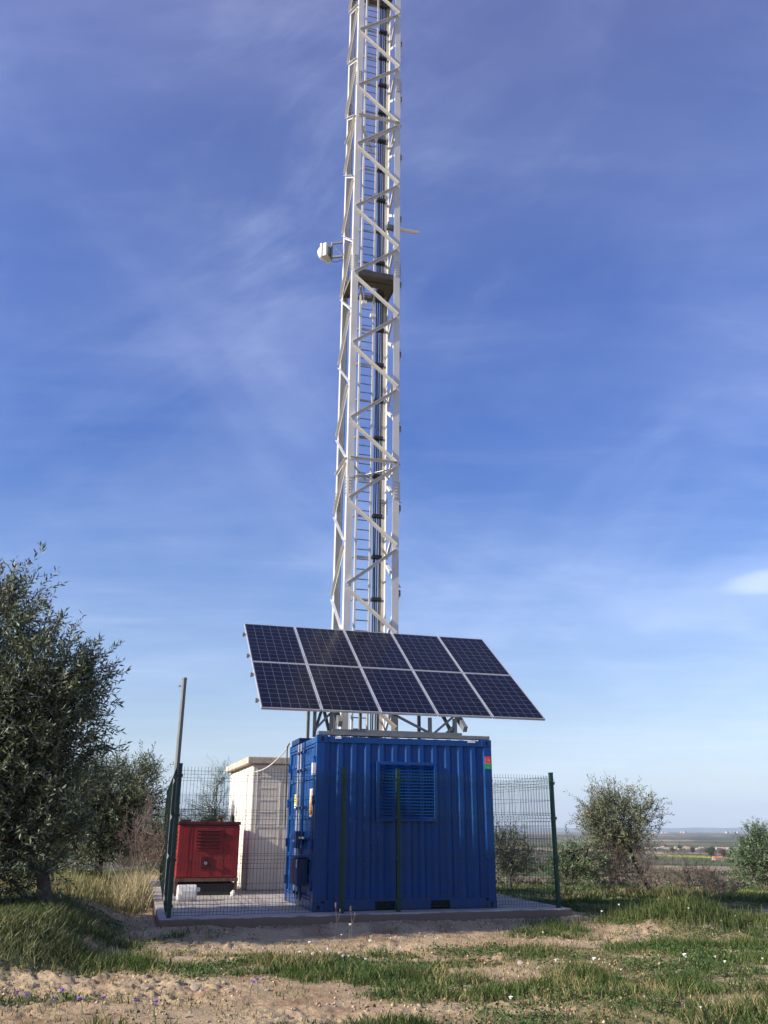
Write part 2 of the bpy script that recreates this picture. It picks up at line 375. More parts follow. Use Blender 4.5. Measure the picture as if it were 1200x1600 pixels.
# patches of herbs: (x, y, rx, ry, strength), world metres
PATCH = [(-2.9, 10.5, 1.1, .50, .9), (-4.9, 10.6, 1.2, .45, 1.0), (-1.6, 10.9, .8, .35, .8), (-1.75, 9.9, .9, .30, .25), (-.35, 10.6, .85, .55, 1.1), (.35, 9.9, .9, .40, .9),
         (-2.6, 8.5, .5, .18, .55), (-1.2, 8.0, .5, .2, .5), (.9, 8.2, .8, .35, .5), (-.3, 8.0, .6, .2, .35),
         (1.7, 11.8, 1.1, .55, 1.2), (2.6, 10.6, 1.2, .6, 1.0), (3.8, 11.6, 1.2, .6, .8), (1.6, 9.2, 1.1, .45, .95), (2.2, 7.8, 1.6, .55, 1.4), (3.2, 8.3, 1.2, .5, 1.0), (1.0, 7.4, 1.6, .45, 1.3), (.9, 9.1, 1.2, .35, .9), (2.6, 9.8, 1.4, .5, .9), (-1.3, 10.2, 1.2, .35, .8), (.9, 10.9, .9, .35, .9), (3.4, 12.4, .9, .6, .8),
         (.6, 7.5, .9, .35, 1.1), (4.3, 10.0, .9, .4, .7), (5.2, 12.6, 1.4, .8, .7), (4.4, 14.6, 1.2, 1.0, 1.2), (6.8, 15.5, 2.5, 1.8, 1.1), (4.2, 18.5, 1.6, 3.0, 1.2), (8, 22, 5, 5, 1.0),
         (-4.4, 10.4, 1.4, .6, 1.4), (-3.3, 11.0, .8, .5, 1.1), (-6.8, 11.5, 1.2, 1.5, 1.3), (3.0, 9.2, 1.5, .45, .9), (1.8, 8.5, 1.2, .3, .8), (4.2, 11.2, 1.4, .7, .9), (2.2, 11.2, 1.4, .4, 1.0), (-4.1, 12.2, .9, 1.0, .9), (-3.75, 13.4, .5, .8, .6), (-2.2, 11.6, 1.2, .25, .5), (-6, 17, 1.8, 4, 1.0), (-5, 22, 3, 5, .9), (-3.5, 12.3, .7, .4, .7), (-4.6, 8.6, .5, .25, .5), (3, 25, 4, 5, 1.0)]
def herb(x, y):
    g = np.zeros_like(x)
    for cx, cy, rx, ry, s_ in PATCH: g = np.maximum(g, s_ * bl(x, y, cx, cy, rx, ry))
    n = fbm(x*1.5, y*1.5, 4, 51, 0.6)
    g = g + (n - 0.44) * 1.5
    g = np.maximum(g, 0.9 * sst(26, 34, np.hypot(x, y)) + (n-0.5)*1.2)
    ds = slab_signed(x, y)
    return sst(0.25, 0.75, g) * sst(0.05, 0.5, ds)

ang = np.concatenate([np.arange(-29, 29.01, 0.12), np.arange(31, 330, 3.0)])
rad = [1.5]
while rad[-1] < 34000:
    q = rad[-1]
    rad.append(q * (1.02 if q < 6.8 else 1.0042 if q < 17 else 1.007 if q < 34 else 1.012 if q < 200 else 1.02))
rad = np.array(rad)
AA, RR = np.meshgrid(np.radians(ang), rad)
GX = RR * np.sin(AA); GY = RR * np.cos(AA)
GZ = height(GX, GY)
na, nr = len(ang), len(rad)
idx = np.arange(na * nr).reshape(nr, na)
a_ = idx[:-1, :]; b_ = np.roll(idx, -1, 1)[:-1, :]; c_ = np.roll(idx, -1, 1)[1:, :]; d_ = idx[1:, :]
FQ = np.stack([a_, b_, c_, d_], -1).reshape(-1, 4)[:, ::-1]
# the ground's own colours
H = herb(GX, GY)
soil = np.array([0.385, 0.270, 0.160]); soil2 = np.array([0.48, 0.375, 0.245]); soilr = np.array([0.20, 0.115, 0.07]); under = np.array([0.095, 0.105, 0.040])
t1 = fbm(GX*0.9, GY*0.9, 4, 3)[..., None]; t2 = sst(0.5, 0.75, fbm(GX*2.2, GY*2.2, 4, 13))[..., None]; t3 = sst(.52, .8, fbm(GX*5, GY*5, 3, 23))[..., None]
C = soil*(1-t1) + soil2*t1; C = C*(1-0.55*t2) + soilr*0.55*t2; C = C*(1-.35*t3) + soil2*.35*t3
straw = np.array([0.40, 0.33, 0.18])
C = C*(1-0.72*H[..., None]) + (under*0.72 + straw*0.28*t1*1.5)*H[..., None]*0.72/0.72*0.72 + C*0
# far fields
fr = sst(28, 120, RR)[..., None]
fu = GX/(60+RR*0.10); fv = GY/(40+RR*0.10)
wx = GX + 60*(fbm(GX/150, GY/150, 3, 61)-.5); wy = GY + 60*(fbm(GX/150+9, GY/150, 3, 62)-.5)
cell = lambda s_, k: _h(np.floor(wx/s_ + 0.35*wy/s_), np.floor(wy/(s_*2.4)), k)
lev = (RR < 900)
k1 = np.where(lev, cell(55., 1), np.where(RR < 3500, cell(150., 2), cell(520., 3)))
k2 = np.where(lev, cell(55., 4), np.where(RR < 3500, cell(150., 5), cell(520., 6)))
pal = np.array([[.10,.105,.06],[.13,.115,.085],[.085,.11,.05],[.26,.21,.15],[.11,.10,.08],[.32,.25,.19],[.10,.13,.055],[.16,.13,.095]])
FC = pal[(k1*7.99).astype(int)] * np.array([1.12, 1.08, .98]) * (0.8 + 0.4*k2[..., None])
mo = fbm(GX/(6+RR*0.02), GY/(4+RR*0.02), 4, 71)[..., None]
FC = FC * (0.55 + 0.9*mo)
scr = sst(0.50, 0.66, fbm(GX/(10+RR*0.03), GY/(10+RR*0.05), 4, 81))[..., None]
FC = FC*(1-scr*.55) + np.array([.055,.065,.03])*scr*.55
def inell(cx, cy, rx, ry): return (sst(1.15, 0.9, np.hypot((GX-cx)/rx, (GY-cy)/ry)))[..., None]
FX = lambda p, d: 6.849e-4*(p-600)*d
for (cx, cy, rx, ry, c) in [(FX(1086, 1240), 1240, 17, 120, (.46,.44,.03)), (FX(1075, 1290), 1330, 40, 60, (.30,.30,.05)), (FX(1075, 1060), 1060, 45, 90, (.09,.15,.035)), (FX(1150, 800), 800, 35, 90, (.09,.13,.04)), (FX(1120, 640), 640, 60, 60, (.08,.12,.04)), (FX(1082, 330), 330, 7, 16, (.36,.18,.11)), (FX(1096, 318), 318, 5, 6, (.5,.42,.34)), (FX(1068, 345), 345, 3, 5, (.5,.42,.34)), (FX(1110, 200), 200, 12, 14, (.20,.15,.11)), (FX(1140, 130), 130, 7, 10, (.22,.16,.12)), (FX(1165, 90), 90, 4, 6, (.45,.36,.25)),
                            (FX(900, 45), 45, 3.2, 2.6, (.44,.25,.17)), (22, 48, 4, 2.5, (.36,.24,.16)), (FX(1100, 75), 75, 7, 5, (.36,.28,.19))]:
    k = inell(cx, cy, rx, ry); FC = FC*(1-k) + np.array(c)*(0.75+.5*mo)*k
C = C*(1-fr) + FC*fr

gm = mat('ground soil', attr='tint', rough=0.97, spec=0.1)
t = gm.node_tree; b = t.nodes['Principled BSDF']; src = b.inputs['Base Color'].links[0].from_socket
co = nd(t, 'ShaderNodeTexCoord')
n1 = nd(t, 'ShaderNodeTexNoise'); n1.inputs['Scale'].default_value = 26; n1.inputs['Detail'].default_value = 8; n1.inputs['Roughness'].default_value = .7
t.links.new(co.outputs['Object'], n1.inputs['Vector'])
mr = nd(t, 'ShaderNodeMapRange'); mr.inputs[1].default_value = .3; mr.inputs[2].default_value = .7; mr.inputs[3].default_value = .72; mr.inputs[4].default_value = 1.28
t.links.new(n1.outputs[0], mr.inputs[0])
vs = nd(t, 'ShaderNodeVectorMath', operation='SCALE'); t.links.new(src, vs.inputs[0]); t.links.new(mr.outputs[0], vs.inputs['Scale']); t.links.new(vs.outputs[0], b.inputs['Base Color'])
bp = nd(t, 'ShaderNodeBump'); bp.inputs['Strength'].default_value = 0.9; bp.inputs['Distance'].default_value = 0.03
t.links.new(n1.outputs[0], bp.inputs['Height']); t.links.new(bp.outputs[0], b.inputs['Normal'])
V = np.stack([GX, GY, GZ], -1).reshape(-1, 3)
V = np.concatenate([V, [[0, 0, -0.2]]])
cen = len(V) - 1
tint = np.concatenate([C.reshape(-1, 3), [[.3, .2, .12]]])
ground = bigmesh('ground', V, FQ, gm, tint=tint, smooth=True)
# close the middle of the disc
tag(ground, kind='structure')
me = ground.data
import bmesh
bm = bmesh.new(); bm.from_mesh(me); bm.verts.ensure_lookup_table()
for i in range(na):
    try: bm.faces.new((bm.verts[cen], bm.verts[(i+1) % na], bm.verts[i]))
    except ValueError: pass
bm.to_mesh(me); bm.free()

# slab under the whole compound
sb = MB(); pts = []
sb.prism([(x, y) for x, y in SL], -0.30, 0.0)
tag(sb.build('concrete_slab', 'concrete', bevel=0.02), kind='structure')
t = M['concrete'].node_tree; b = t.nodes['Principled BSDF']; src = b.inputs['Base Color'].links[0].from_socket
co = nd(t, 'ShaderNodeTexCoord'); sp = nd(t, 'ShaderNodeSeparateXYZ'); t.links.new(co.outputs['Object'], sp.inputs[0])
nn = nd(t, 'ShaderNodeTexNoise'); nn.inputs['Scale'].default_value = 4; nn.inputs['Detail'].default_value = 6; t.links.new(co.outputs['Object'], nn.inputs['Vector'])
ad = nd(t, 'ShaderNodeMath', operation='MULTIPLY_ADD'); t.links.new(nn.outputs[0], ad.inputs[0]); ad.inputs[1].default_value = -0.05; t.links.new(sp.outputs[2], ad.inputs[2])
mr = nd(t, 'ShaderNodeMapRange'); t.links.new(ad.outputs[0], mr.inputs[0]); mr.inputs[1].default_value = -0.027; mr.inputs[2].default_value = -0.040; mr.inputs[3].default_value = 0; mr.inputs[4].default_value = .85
mxx = nd(t, 'ShaderNodeMix', data_type='RGBA'); t.links.new(mr.outputs[0], mxx.inputs[0]); t.links.new(src, mxx.inputs[6]); mxx.inputs[7].default_value = (.13, .078, .052, 1); t.links.new(mxx.outputs[2], b.inputs['Base Color'])  # slab sides browned: soil stain, with the face's shade put into the colour

# far hills
def ridge(name, D, prof, seed, th=2500):
    ms = MB(); az = np.radians(np.arange(-40, 40.1, 0.25))
    hh = np.interp(np.degrees(az), [p[0] for p in prof], [p[1] for p in prof]) * (0.75 + 0.5*fbm(np.degrees(az)*0.35, az*0, 5, seed))
    Vv = []; rows = [(-1.0, 0.0), (-.6, .35), (-.3, .75), (0, 1.0), (.5, .6), (1, 0)]
    for k, (o_, s_) in enumerate(rows):
        for a, h_ in zip(az, hh):
            rr = D + o_*th*(1+.15*math.sin(a*60+k)); Vv.append((rr*math.sin(a), rr*math.cos(a), -36 + (h_+36)*s_*(1+.06*math.sin(a*140+k*2))))
    n = len(az); i = np.arange(n-1); Fv = np.concatenate([np.stack([r*n+i, r*n+i+1, (r+1)*n+i+1, (r+1)*n+i], -1) for r in range(len(rows)-1)])
    o = bigmesh(name, np.array(Vv), Fv, 'hill', smooth=True); return tag(o, kind='structure')
ridge('hills', 26000, [(-40, 620), (-13, 520), (-9, 330), (-4, 200), (4, 110), (12, 60), (22, 70), (40, 150)], 5)
# ------------------------------------------------------------------ blue container
CY = 0.2785; CP = (-1.056, 14.419, 0.0); CL, CW, CH = 2.991, 2.438, 2.591
con = empty('shipping_container', CP, (0, 0, CY))
tag(con, 'blue ten foot steel container with corrugated sides on the concrete slab', 'container')
def corr(L0, L1, z0, z1, out, depth, period, flat, slope, axis='x', sgn=-1, thick=0.0):
    """corrugated sheet from L0 to L1 with its outer flats at 'out'"""
    mb = MB(); ps = []; x = L0; inner = period - flat - 2*slope
    ps.append((x, 0))
    while x < L1 - 1e-3:
        for dx, dd in ((flat, 0), (slope, 1), (inner, 1), (slope, 0)):
            x = x + dx
            if x > L1: break
            ps.append((x, dd))
    if ps[-1][0] < L1: ps.append((L1, ps[-1][1]))
    for (x, d) in ps:
        o_ = out - sgn*d*depth
        for z in (z0, z1): mb.v.append((x, o_, z) if axis == 'x' else (o_, x, z))
    for i in range(len(ps)-1):
        k = 2*i; f_ = (k, k+2, k+3, k+1)
        mb.f.append(f_ if (axis == 'x') == (sgn < 0) else f_[::-1]); mb.m.append(0)
    return mb
corr(0.13, CL-0.13, 0.15, CH-0.11, 0.012, 0.036, 0.2275, 0.066, 0.048).build('side_panel', 'blue', con)
corr(0.13, CL-0.13, 0.15, CH-0.11, CW-0.012, 0.036, 0.2275, 0.066, 0.048, sgn=1).build('side_panel', 'blue', con)
corr(0.13, CW-0.13, 0.15, CH-0.11, CL-0.012, 0.036, 0.2275, 0.066, 0.048, axis='y', sgn=1).build('end_panel', 'blue', con)
mb = MB(); mb.box(0.10, CL-0.10, 0.10, CW-0.10, 0.14, 0.16); mb.build('floor_panel', 'blue_dark', con)
mb = MB(); mb.box(0.06, CL-0.06, 0.06, CW-0.06, CH-0.045, CH-0.02)
for i in range(12): mb.box(0.2+i*0.225, 0.28+i*0.225, 0.1, CW-0.1, CH-0.02, CH-0.008)
mb.build('roof_panel', 'blue', con)
# frame
fr_ = MB()
for x in (0, CL-0.14):
    for y in (0, CW-0.14):
        fr_.box(x+.003, x+0.137, y+.003, y+0.137, 0.118, CH-0.118)
for y in (0.006, CW-0.066):
    fr_.box(0.178, CL-0.178, y, y+0.06, CH-0.118, CH-0.022)
for x in (0.006, CL-0.066):
    fr_.box(x, x+0.06, 0.178, CW-0.178, CH-0.118, CH-0.022)
for x in (0.006, CL-0.066): fr_.box(x, x+0.06, 0.178, CW-0.178, 0.01, 0.15)
for y in (0.006, CW-0.066):
    fr_.box(0.178, 0.98, y, y+.06, 0.01, 0.16); fr_.box(1.30, 1.88, y, y+.06, 0.01, 0.16); fr_.box(2.20, CL-.178, y, y+.06, 0.01, 0.16)
    fr_.box(0.98, 1.30, y+.002, y+.058, 0.125, 0.158); fr_.box(1.88, 2.20, y+.002, y+.058, 0.125, 0.158)
fr_.build('frame', 'blue', con, bevel=0.006)
for x0 in (0.98, 1.88):
    mb = MB(); mb.box(x0+.004, x0+.316, 0.062, CW-.07, 0.03, 0.124); mb.build('forklift_pocket', 'black_void', con)
for x in (0, CL-0.178):
    for y in (0, CW-0.162):
        for z in (0, CH-0.118):
            c_ = MB(); c_.box(x, x+0.178, y, y+0.162, z, z+0.118); c = c_.build('corner_casting', 'blue', con, bevel=0.008)
            h_ = MB(); yy = -0.0025 if y == 0 else CW-.001
            cx_, cz_ = x+0.089, z+0.059
            h_.v = []; n = 12
            poly = [(cx_ + 0.026*math.cos(a_*2*math.pi/n), cz_ + 0.042*math.sin(a_*2*math.pi/n)) for a_ in range(n)]
            h_.v = [(p, yy, q) for p, q in poly] + [(p, yy+.0035, q) for p, q in poly]
            h_.f = [tuple(range(n)), tuple(range(2*n-1, n-1, -1))] + [(i, n+i, n+(i+1) % n, (i+1) % n) for i in range(n)]; h_.m = [0]*(n+2)
            h_.build('lift_hole', 'black_void', c)
# vent with louvres on the long side
vx0, vx1, vz0, vz1 = 1.034, 1.958, 1.337, 2.149
v_ = MB(); t_ = 0.05
v_.box(vx0-t_, vx1+t_, -0.022, 0.012, vz1, vz1+t_); v_.box(vx0-t_, vx1+t_, -0.022, 0.012, vz0-t_, vz0)
v_.box(vx0-t_, vx0, -0.0222, 0.012, vz0, vz1); v_.box(vx1, vx1+t_, -0.0222, 0.012, vz0, vz1)
vent = v_.build('vent_frame', 'blue', con, bevel=0.004)
mb = MB(); mb.box(vx0, vx1, 0.040, 0.046, vz0, vz1); mb.build('vent_backing', 'blue_dark', vent)
mb = MB(); ns = 17
for i in range(ns):
    z = vz0 + (i+0.5)*(vz1-vz0)/ns
    mb.box(vx0+.002, vx1-.002, -0.048, 0.0, -0.003, 0.003, mt=Matrix.Translation((0, 0.025, z+.015)) @ Matrix.Rotation(R(48), 4, 'X'))
mb.build('louvre', 'blue', vent)
def sticker(x0, x1, z0, z1, y, bits, parent, name='sticker', axis='x', base='st_white', label=None):
    """bits: (u0,u1,v0,v1,mat) in 0..1 of the label"""
    mats = [base] + sorted({b_[4] for b_ in bits}); mb = MB()
    def bx(a, b, c, d, e, mi):
        if axis == 'x': mb.box(a, b, y-e, y+.002, c, d, mi)
        else: mb.box(y-e, y+.002, a, b, c, d, mi)
    bx(x0, x1, z0, z1, 0.002, 0)
    for k, (u0, u1, w0, w1, m_) in enumerate(bits):
        bx(x0+(x1-x0)*u0, x0+(x1-x0)*u1, z0+(z1-z0)*w0, z0+(z1-z0)*w1, 0.0032+.0004*(k % 3), mats.index(m_))
    o = mb.build(name, mats, parent)
    if label: o['label'] = label
    return o
# red over green label on the right-hand corner post
sticker(2.862, 2.972, 2.118, 2.322, 0.0, [(0, 1, .46, 1, 'st_red'), (0, 1, 0, .44, 'st_green'), (.14, .20, .62, .86, 'st_pink'), (.14, .40, .62, .67, 'st_pink'), (.34, .40, .62, .74, 'st_pink'),
    (.52, .58, .58, .88, 'st_pink'), (.52, .82, .83, .88, 'st_pink'), (.52, .78, .70, .75, 'st_pink'), (.76, .82, .58, .75, 'st_pink'), (.2, .8, .24, .28, 'st_white'), (.3, .7, .12, .16, 'st_white')], con, label='red and green label on the corner post')
mb = MB(); mb.box(0.30, 0.40, -0.0, .008, CH-.055, CH-.028); mb.build('label', 'st_white', con)
mb = MB(); mb.box(CL-.42, CL-.29, -0.0, .008, CH-.055, CH-.028); mb.build('label', 'st_white', con)
# door end (x = 0 side)
for di, (y0, y1) in enumerate(((0.145, 1.215), (1.225, 2.293))):
    d_ = MB()
    # frame and four pressed panels
    d_.box(0.0, 0.045, y0, y0+0.05, 0.16, CH-0.13); d_.box(0.0, 0.045, y1-0.05, y1, 0.16, CH-0.13)
    zs = [0.16, 0.76, 1.36, 1.96, CH-0.13]
    for k in range(4):
        za, zb = zs[k], zs[k+1]
        d_.box(0.003, 0.042, y0+.05, y1-.05, za, za+0.035); d_.box(0.003, 0.042, y0+.05, y1-.05, zb-0.035, zb)
        d_.box(0.026, 0.040, y0+.05, y1-.05, za+.035, zb-.035)
        d_.box(0.008, 0.027, y0+.10, y1-.10, (za+zb)/2-0.035, (za+zb)/2+0.035)
    dr = d_.build('door', 'blue', con, bevel=0.004)
    mb = MB(); mb.box(-0.004, 0.008, y0-.006 if di else y0-.008, y0+.012, 0.17, CH-.14); mb.build('door_seal', 'clamp', dr)
    for yr in ((y1-0.12, y1-0.40) if di == 0 else (y0+0.10,)):
        rod = MB(); rod.tube([(-0.035, yr, 0.10), (-0.035, yr, CH-0.05)], 0.016, 8)
        rd = rod.build('lock_rod', 'galv' if not (di == 0 and yr < y1-.3) else 'blue', dr)
        g_ = MB(); g_.box(-0.056, 0.0, yr-0.03, yr+0.03, -0.022, 0.022); series(g_, 'rod_bracket', 'blue', rd, (0.20, 0.9, 1.5, 2.1, CH-0.2))
        hd = MB(); hd.box(-0.075, -0.052, yr-0.34, yr+0.02, 1.02, 1.055); hd.build('door_handle', 'galv', rd)
    for z in (0.35, 0.95, 1.6, 2.2):
        hy = 0.09 if di == 0 else 2.31
        mb = MB(); mb.tube([(-0.016, hy+.03, z-.07), (-0.016, hy+.03, z+.07)], 0.016, 8); mb.box(-0.014, 0.0, hy-.03, hy+0.08, z-.03, z+.03); mb.build('hinge', 'blue', dr)
lb = MB(); lb.box(-0.13, -0.0, 0.86, 1.16, 0.88, 1.14); lbo = lb.build('lock_box', 'blue_dark', con, bevel=0.008)
mb = MB(); mb.tube([(-0.135, 0.95, 0.99), (-0.15, 0.95, 0.99)], 0.02, 10); mb.build('padlock', 'white_plastic', lbo)
bb = MB(); bb.box(-0.17, -0.0, 0.48, 1.06, 0.34, 0.73); bbo = bb.build('equipment_box', 'blue_dark', con, bevel=0.01)
mb = MB(); mb.box(-0.172, 0, 0.45, 1.42, 0.745, 0.765); mb.box(-.17, -.15, 1.40, 1.42, .33, .745); mb.box(-.17, -.15, .44, .46, .33, .745); mb.build('box_frame', 'blue', bbo)
mb = MB(); mb.box(-0.175, -0.165, 0.47, 0.50, 0.60, 0.72); mb.build('label', 'st_white', bbo)
hz_ = sticker(0.20, 0.44, 1.354, 1.778, 0.0, [(.06, .94, .05, .38, 'st_orange'), (.1, .9, .40, .42, 'st_black'), (.25, .75, .12, .15, 'st_black'), (.25, .75, .2, .23, 'st_black'), (.4, .6, .28, .34, 'st_black')], con, axis='y', label='white and orange electric hazard label on the door')
tr = MB(); tr.v = [(-.004, .235, 1.535), (-.004, .405, 1.535), (-.004, .32, 1.745), (0, .235, 1.535), (0, .405, 1.535), (0, .32, 1.745)]
tr.f = [(0, 1, 2), (3, 5, 4), (0, 3, 4, 1), (1, 4, 5, 2), (2, 5, 3, 0)]; tr.m = [0]*5; tr.build('warning_triangle', 'st_orange', hz_)
tr = MB(); tr.box(-.0052, -.001, .312, .328, 1.60, 1.70); tr.box(-.0052, -.001, .312, .328, 1.565, 1.585); tr.build('triangle_mark', 'st_black', hz_)
sticker(1.50, 1.76, 1.508, 1.733, 0.0, [(.04, .96, .3, .96, 'st_yellow'), (.12, .28, .40, .86, 'st_black'), (.36, .50, .40, .86, 'st_black'), (.58, .88, .62, .70, 'st_black'), (.58, .88, .46, .52, 'st_black'), (.1, .9, .1, .16, 'st_black')], con, axis='y', label='small yellow and black label on the door')
mb = MB(); mb.box(0.02, 0.35, 1.65, 2.36, CH+0.002, CH+0.10); mb.build('roof_box', 'blue_dark', con, bevel=0.008)
mb = MB(); mb.tube([(-0.02, 2.36, CH+.06), (-0.05, 2.42, CH+.0), (-0.05, 2.42, 2.2), (-.04, 2.40, 1.2)], 0.014, 6); mb.build('conduit', 'clamp', con)
mb = MB(); mb.box(-.05, .0, .03, .12, 1.98, 2.16); mb.build('junction_box', 'st_white', con)

# ------------------------------------------------------------------ solar array standing on the container roof
AYW, AT = 0.2899, 0.6263
arr = empty('solar_panel_array', (-1.969, 14.3923, 2.98), (0, 0, AYW))
tag(arr, 'tilted array of ten dark blue solar panels on a steel rack over the container', 'solar array')
def pm(name):      # the photovoltaic face: six by ten cells with pale gaps
    m = bpy.data.materials.new(name); m.use_nodes = True; t = m.node_tree; b = t.nodes['Principled BSDF']; lk = t.links
    co = nd(t, 'ShaderNodeTexCoord'); sp = nd(t, 'ShaderNodeSeparateXYZ'); lk.new(co.outputs['Object'], sp.inputs[0])
    def mth(op, a, c=None):
        n = nd(t, 'ShaderNodeMath', operation=op)
        for i, v in enumerate((a, c)):
            if v is None: continue
            if isinstance(v, (int, float)): n.inputs[i].default_value = v
            else: lk.new(v, n.inputs[i])
        return n.outputs[0]
    def grid(src, n, a0, a1, w):
        u = mth('MULTIPLY', mth('SUBTRACT', src, a0), n/(a1-a0)); fr = mth('FRACT', u); d = mth('MINIMUM', fr, mth('SUBTRACT', 1.0, fr))
        return mth('LESS_THAN', d, w*n/(a1-a0)/2), mth('FLOOR', u)
    g1, i1 = grid(sp.outputs[0], 6, 0.02, 0.965, 0.0085); g2, i2 = grid(sp.outputs[1], 10, 0.02, 1.625, 0.0085)
    g = mth('MAXIMUM', g1, g2)
    cb = nd(t, 'ShaderNodeCombineXYZ'); lk.new(i1, cb.inputs[0]); lk.new(i2, cb.inputs[1]); oi = nd(t, 'ShaderNodeObjectInfo'); lk.new(oi.outputs['Random'], cb.inputs[2])
    wn = nd(t, 'ShaderNodeTexWhiteNoise'); lk.new(cb.outputs[0], wn.inputs[0])
    c1 = nd(t, 'ShaderNodeMix', data_type='RGBA'); lk.new(wn.outputs[0], c1.inputs[0]); c1.inputs[6].default_value = (0.0025, 0.004, 0.016, 1); c1.inputs[7].default_value = (0.005, 0.006, 0.024, 1)
    vo = nd(t, 'ShaderNodeTexVoronoi'); vo.inputs['Scale'].default_value = 55; lk.new(co.outputs['Object'], vo.inputs['Vector'])
    c2 = nd(t, 'ShaderNodeMix', data_type='RGBA', blend_type='MULTIPLY'); c2.inputs[0].default_value = 0.5; lk.new(c1.outputs[2], c2.inputs[6]); lk.new(vo.outputs['Color'], c2.inputs[7])
    c3 = nd(t, 'ShaderNodeMix', data_type='RGBA'); lk.new(g, c3.inputs[0]); lk.new(c2.outputs[2], c3.inputs[6]); c3.inputs[7].default_value = (0.08, 0.09, 0.13, 1)
    n = nd(t, 'ShaderNodeTexNoise'); n.inputs['Scale'].default_value = 1.5; n.inputs['Detail'].default_value = 8; lk.new(co.outputs['Object'], n.inputs['Vector'])
    mr = nd(t, 'ShaderNodeMapRange'); mr.inputs[1].default_value = .45; mr.inputs[2].default_value = .8; mr.inputs[3].default_value = 0; mr.inputs[4].default_value = .04; lk.new(n.outputs[0], mr.inputs[0])
    c4 = nd(t, 'ShaderNodeMix', data_type='RGBA'); lk.new(mr.outputs[0], c4.inputs[0]); lk.new(c3.outputs[2], c4.inputs[6]); c4.inputs[7].default_value = (0.10, 0.09, 0.09, 1)
    lk.new(c4.outputs[2], b.inputs['Base Color']); b.inputs['Roughness'].default_value = 0.16; b.inputs['Specular IOR Level'].default_value = 0.18
    mr3 = nd(t, 'ShaderNodeMapRange'); mr3.inputs[3].default_value = .1; mr3.inputs[4].default_value = .3; lk.new(n.outputs[0], mr3.inputs[0]); lk.new(mr3.outputs[0], b.inputs['Roughness'])
    return m
PV = pm('photovoltaic cells')
tilt = Matrix.Rotation(AT, 4, 'X')
pw, ph, gp = 0.990, 1.650, 0.02
cell = MB(); cell.box(0.012, pw-0.012, 0.012, ph-0.012, 0.030, 0.034)
frm = MB(); e_ = 0.013
frm.box(0, pw, 0, e_, 0, .038); frm.box(0, pw, ph-e_, ph, 0, .038); frm.box(0, e_, e_, ph-e_, 0.0005, .0375); frm.box(pw-e_, pw, e_, ph-e_, 0.0005, .0375)
frm.box(e_, pw-e_, e_, ph-e_, 0.018, 0.026)
p0 = f0 = None
for r_ in range(2):
    for c_ in range(5):
        if p0 is None:
            p = cell.build('solar_panel', PV, arr); f = frm.build('panel_frame', 'alu', p); p0, f0 = p, f
        else:
            p = p0.copy(); COL.objects.link(p); f = f0.copy(); COL.objects.link(f); p.parent = arr; f.parent = p
        p.matrix_local = tilt @ Matrix.Translation((c_*(pw+gp), r_*(ph+gp), 0))
def tp(x, y, z): return tuple(tilt @ Vector((x, y, z)))
for y in (0.36, 1.28, 2.03, 2.95):
    mb = MB(); mb.bar(tp(-0.03, y, -0.022), tp(5.06, y, -0.022), 0.04, 0.04, up=(0, -math.sin(AT), math.cos(AT))); mb.build('rail', 'alu', arr)
c0 = Matrix.Rotation(CY-AYW, 3, 'Z')
def cl_(x, y, z):     # container frame -> array frame
    a, b = math.cos(CY), math.sin(CY); X = CP[0]+x*a-y*b; Y = CP[1]+x*b+y*a
    dx, dy = X+1.969, Y-14.3923; a, b = math.cos(AYW), math.sin(AYW)
    return Vector((dx*a+dy*b, -dx*b+dy*a, z-2.98))
def under(x, y, off=-0.045):     # height of the rack plane over a container-frame point
    q = cl_(x, y, 0); return 2.98 + (q.y)*math.tan(AT) + off/math.cos(AT)
mb = MB(); mb.bar(cl_(0.03, 0.10, 2.625), cl_(2.97, 0.10, 2.625), 0.16, 0.055); mb.build('base_beam', 'galv_dark', arr)
mb = MB(); mb.bar(cl_(0.30, 0.30, 2.665), cl_(2.56, 0.30, 2.665), 0.12, 0.10); mb.build('base_beam', 'galv_dark', arr)
mb = MB(); mb.bar(cl_(0.03, 2.30, 2.632), cl_(2.97, 2.30, 2.632), 0.16, 0.07); mb.build('base_beam', 'galv_dark', arr)
for x in (0.30, 2.47):      # sloping carrier beams with cut ends at the front
    a = cl_(x+0.10, 0.10, 2.80); b2 = cl_(x+0.10, 2.85, under(x, 2.85)-0.10)
    a.z = cl_(0, 0, under(x, 0.22)-0.13).z
    mb = MB(); mb.bar(a, b2, 0.07, 0.10, up=(0, -math.sin(AT), math.cos(AT))); mb.build('carrier_beam', 'galv_dark', arr)
for x, y, w_, base in ((0.03, 0.38, .045, 2.59), (0.30, 0.34, .07, 2.66), (2.02, 0.34, .07, 2.66), (2.47, 0.34, .09, 2.66), (0.30, 2.30, .07, 2.66), (2.47, 2.30, .07, 2.66), (1.30, 2.30, .07, 2.66)):
    mb = MB(); mb.bar(cl_(x, y, base), cl_(x, y, under(x, y)-.02), w_, 0.05, up=(1, 0, 0)); mb.build('post', 'galv_dark', arr)
for a, b2, w_ in (((0.03, .36, 2.70), (0.33, .36, 3.02), .04), ((0.02, .30, 2.66), (.35, 1.1, 3.3), .04), ((2.0, .36, 2.72), (1.25, .36, 3.06), .05), ((2.06, .34, 2.68), (2.44, .34, 2.99), .035),
               ((2.47, .40, 2.70), (2.30, .9, 3.3), .04), ((0.30, .5, 2.72), (.3, 2.2, 4.2), .05), ((2.47, .5, 2.72), (2.47, 2.2, 4.2), .05), ((2.30, .34, 2.70), (2.46, .34, 2.84), .07)):
    mb = MB(); mb.bar(cl_(*a), cl_(*b2), w_, 0.035); mb.build('brace', 'galv_dark', arr)
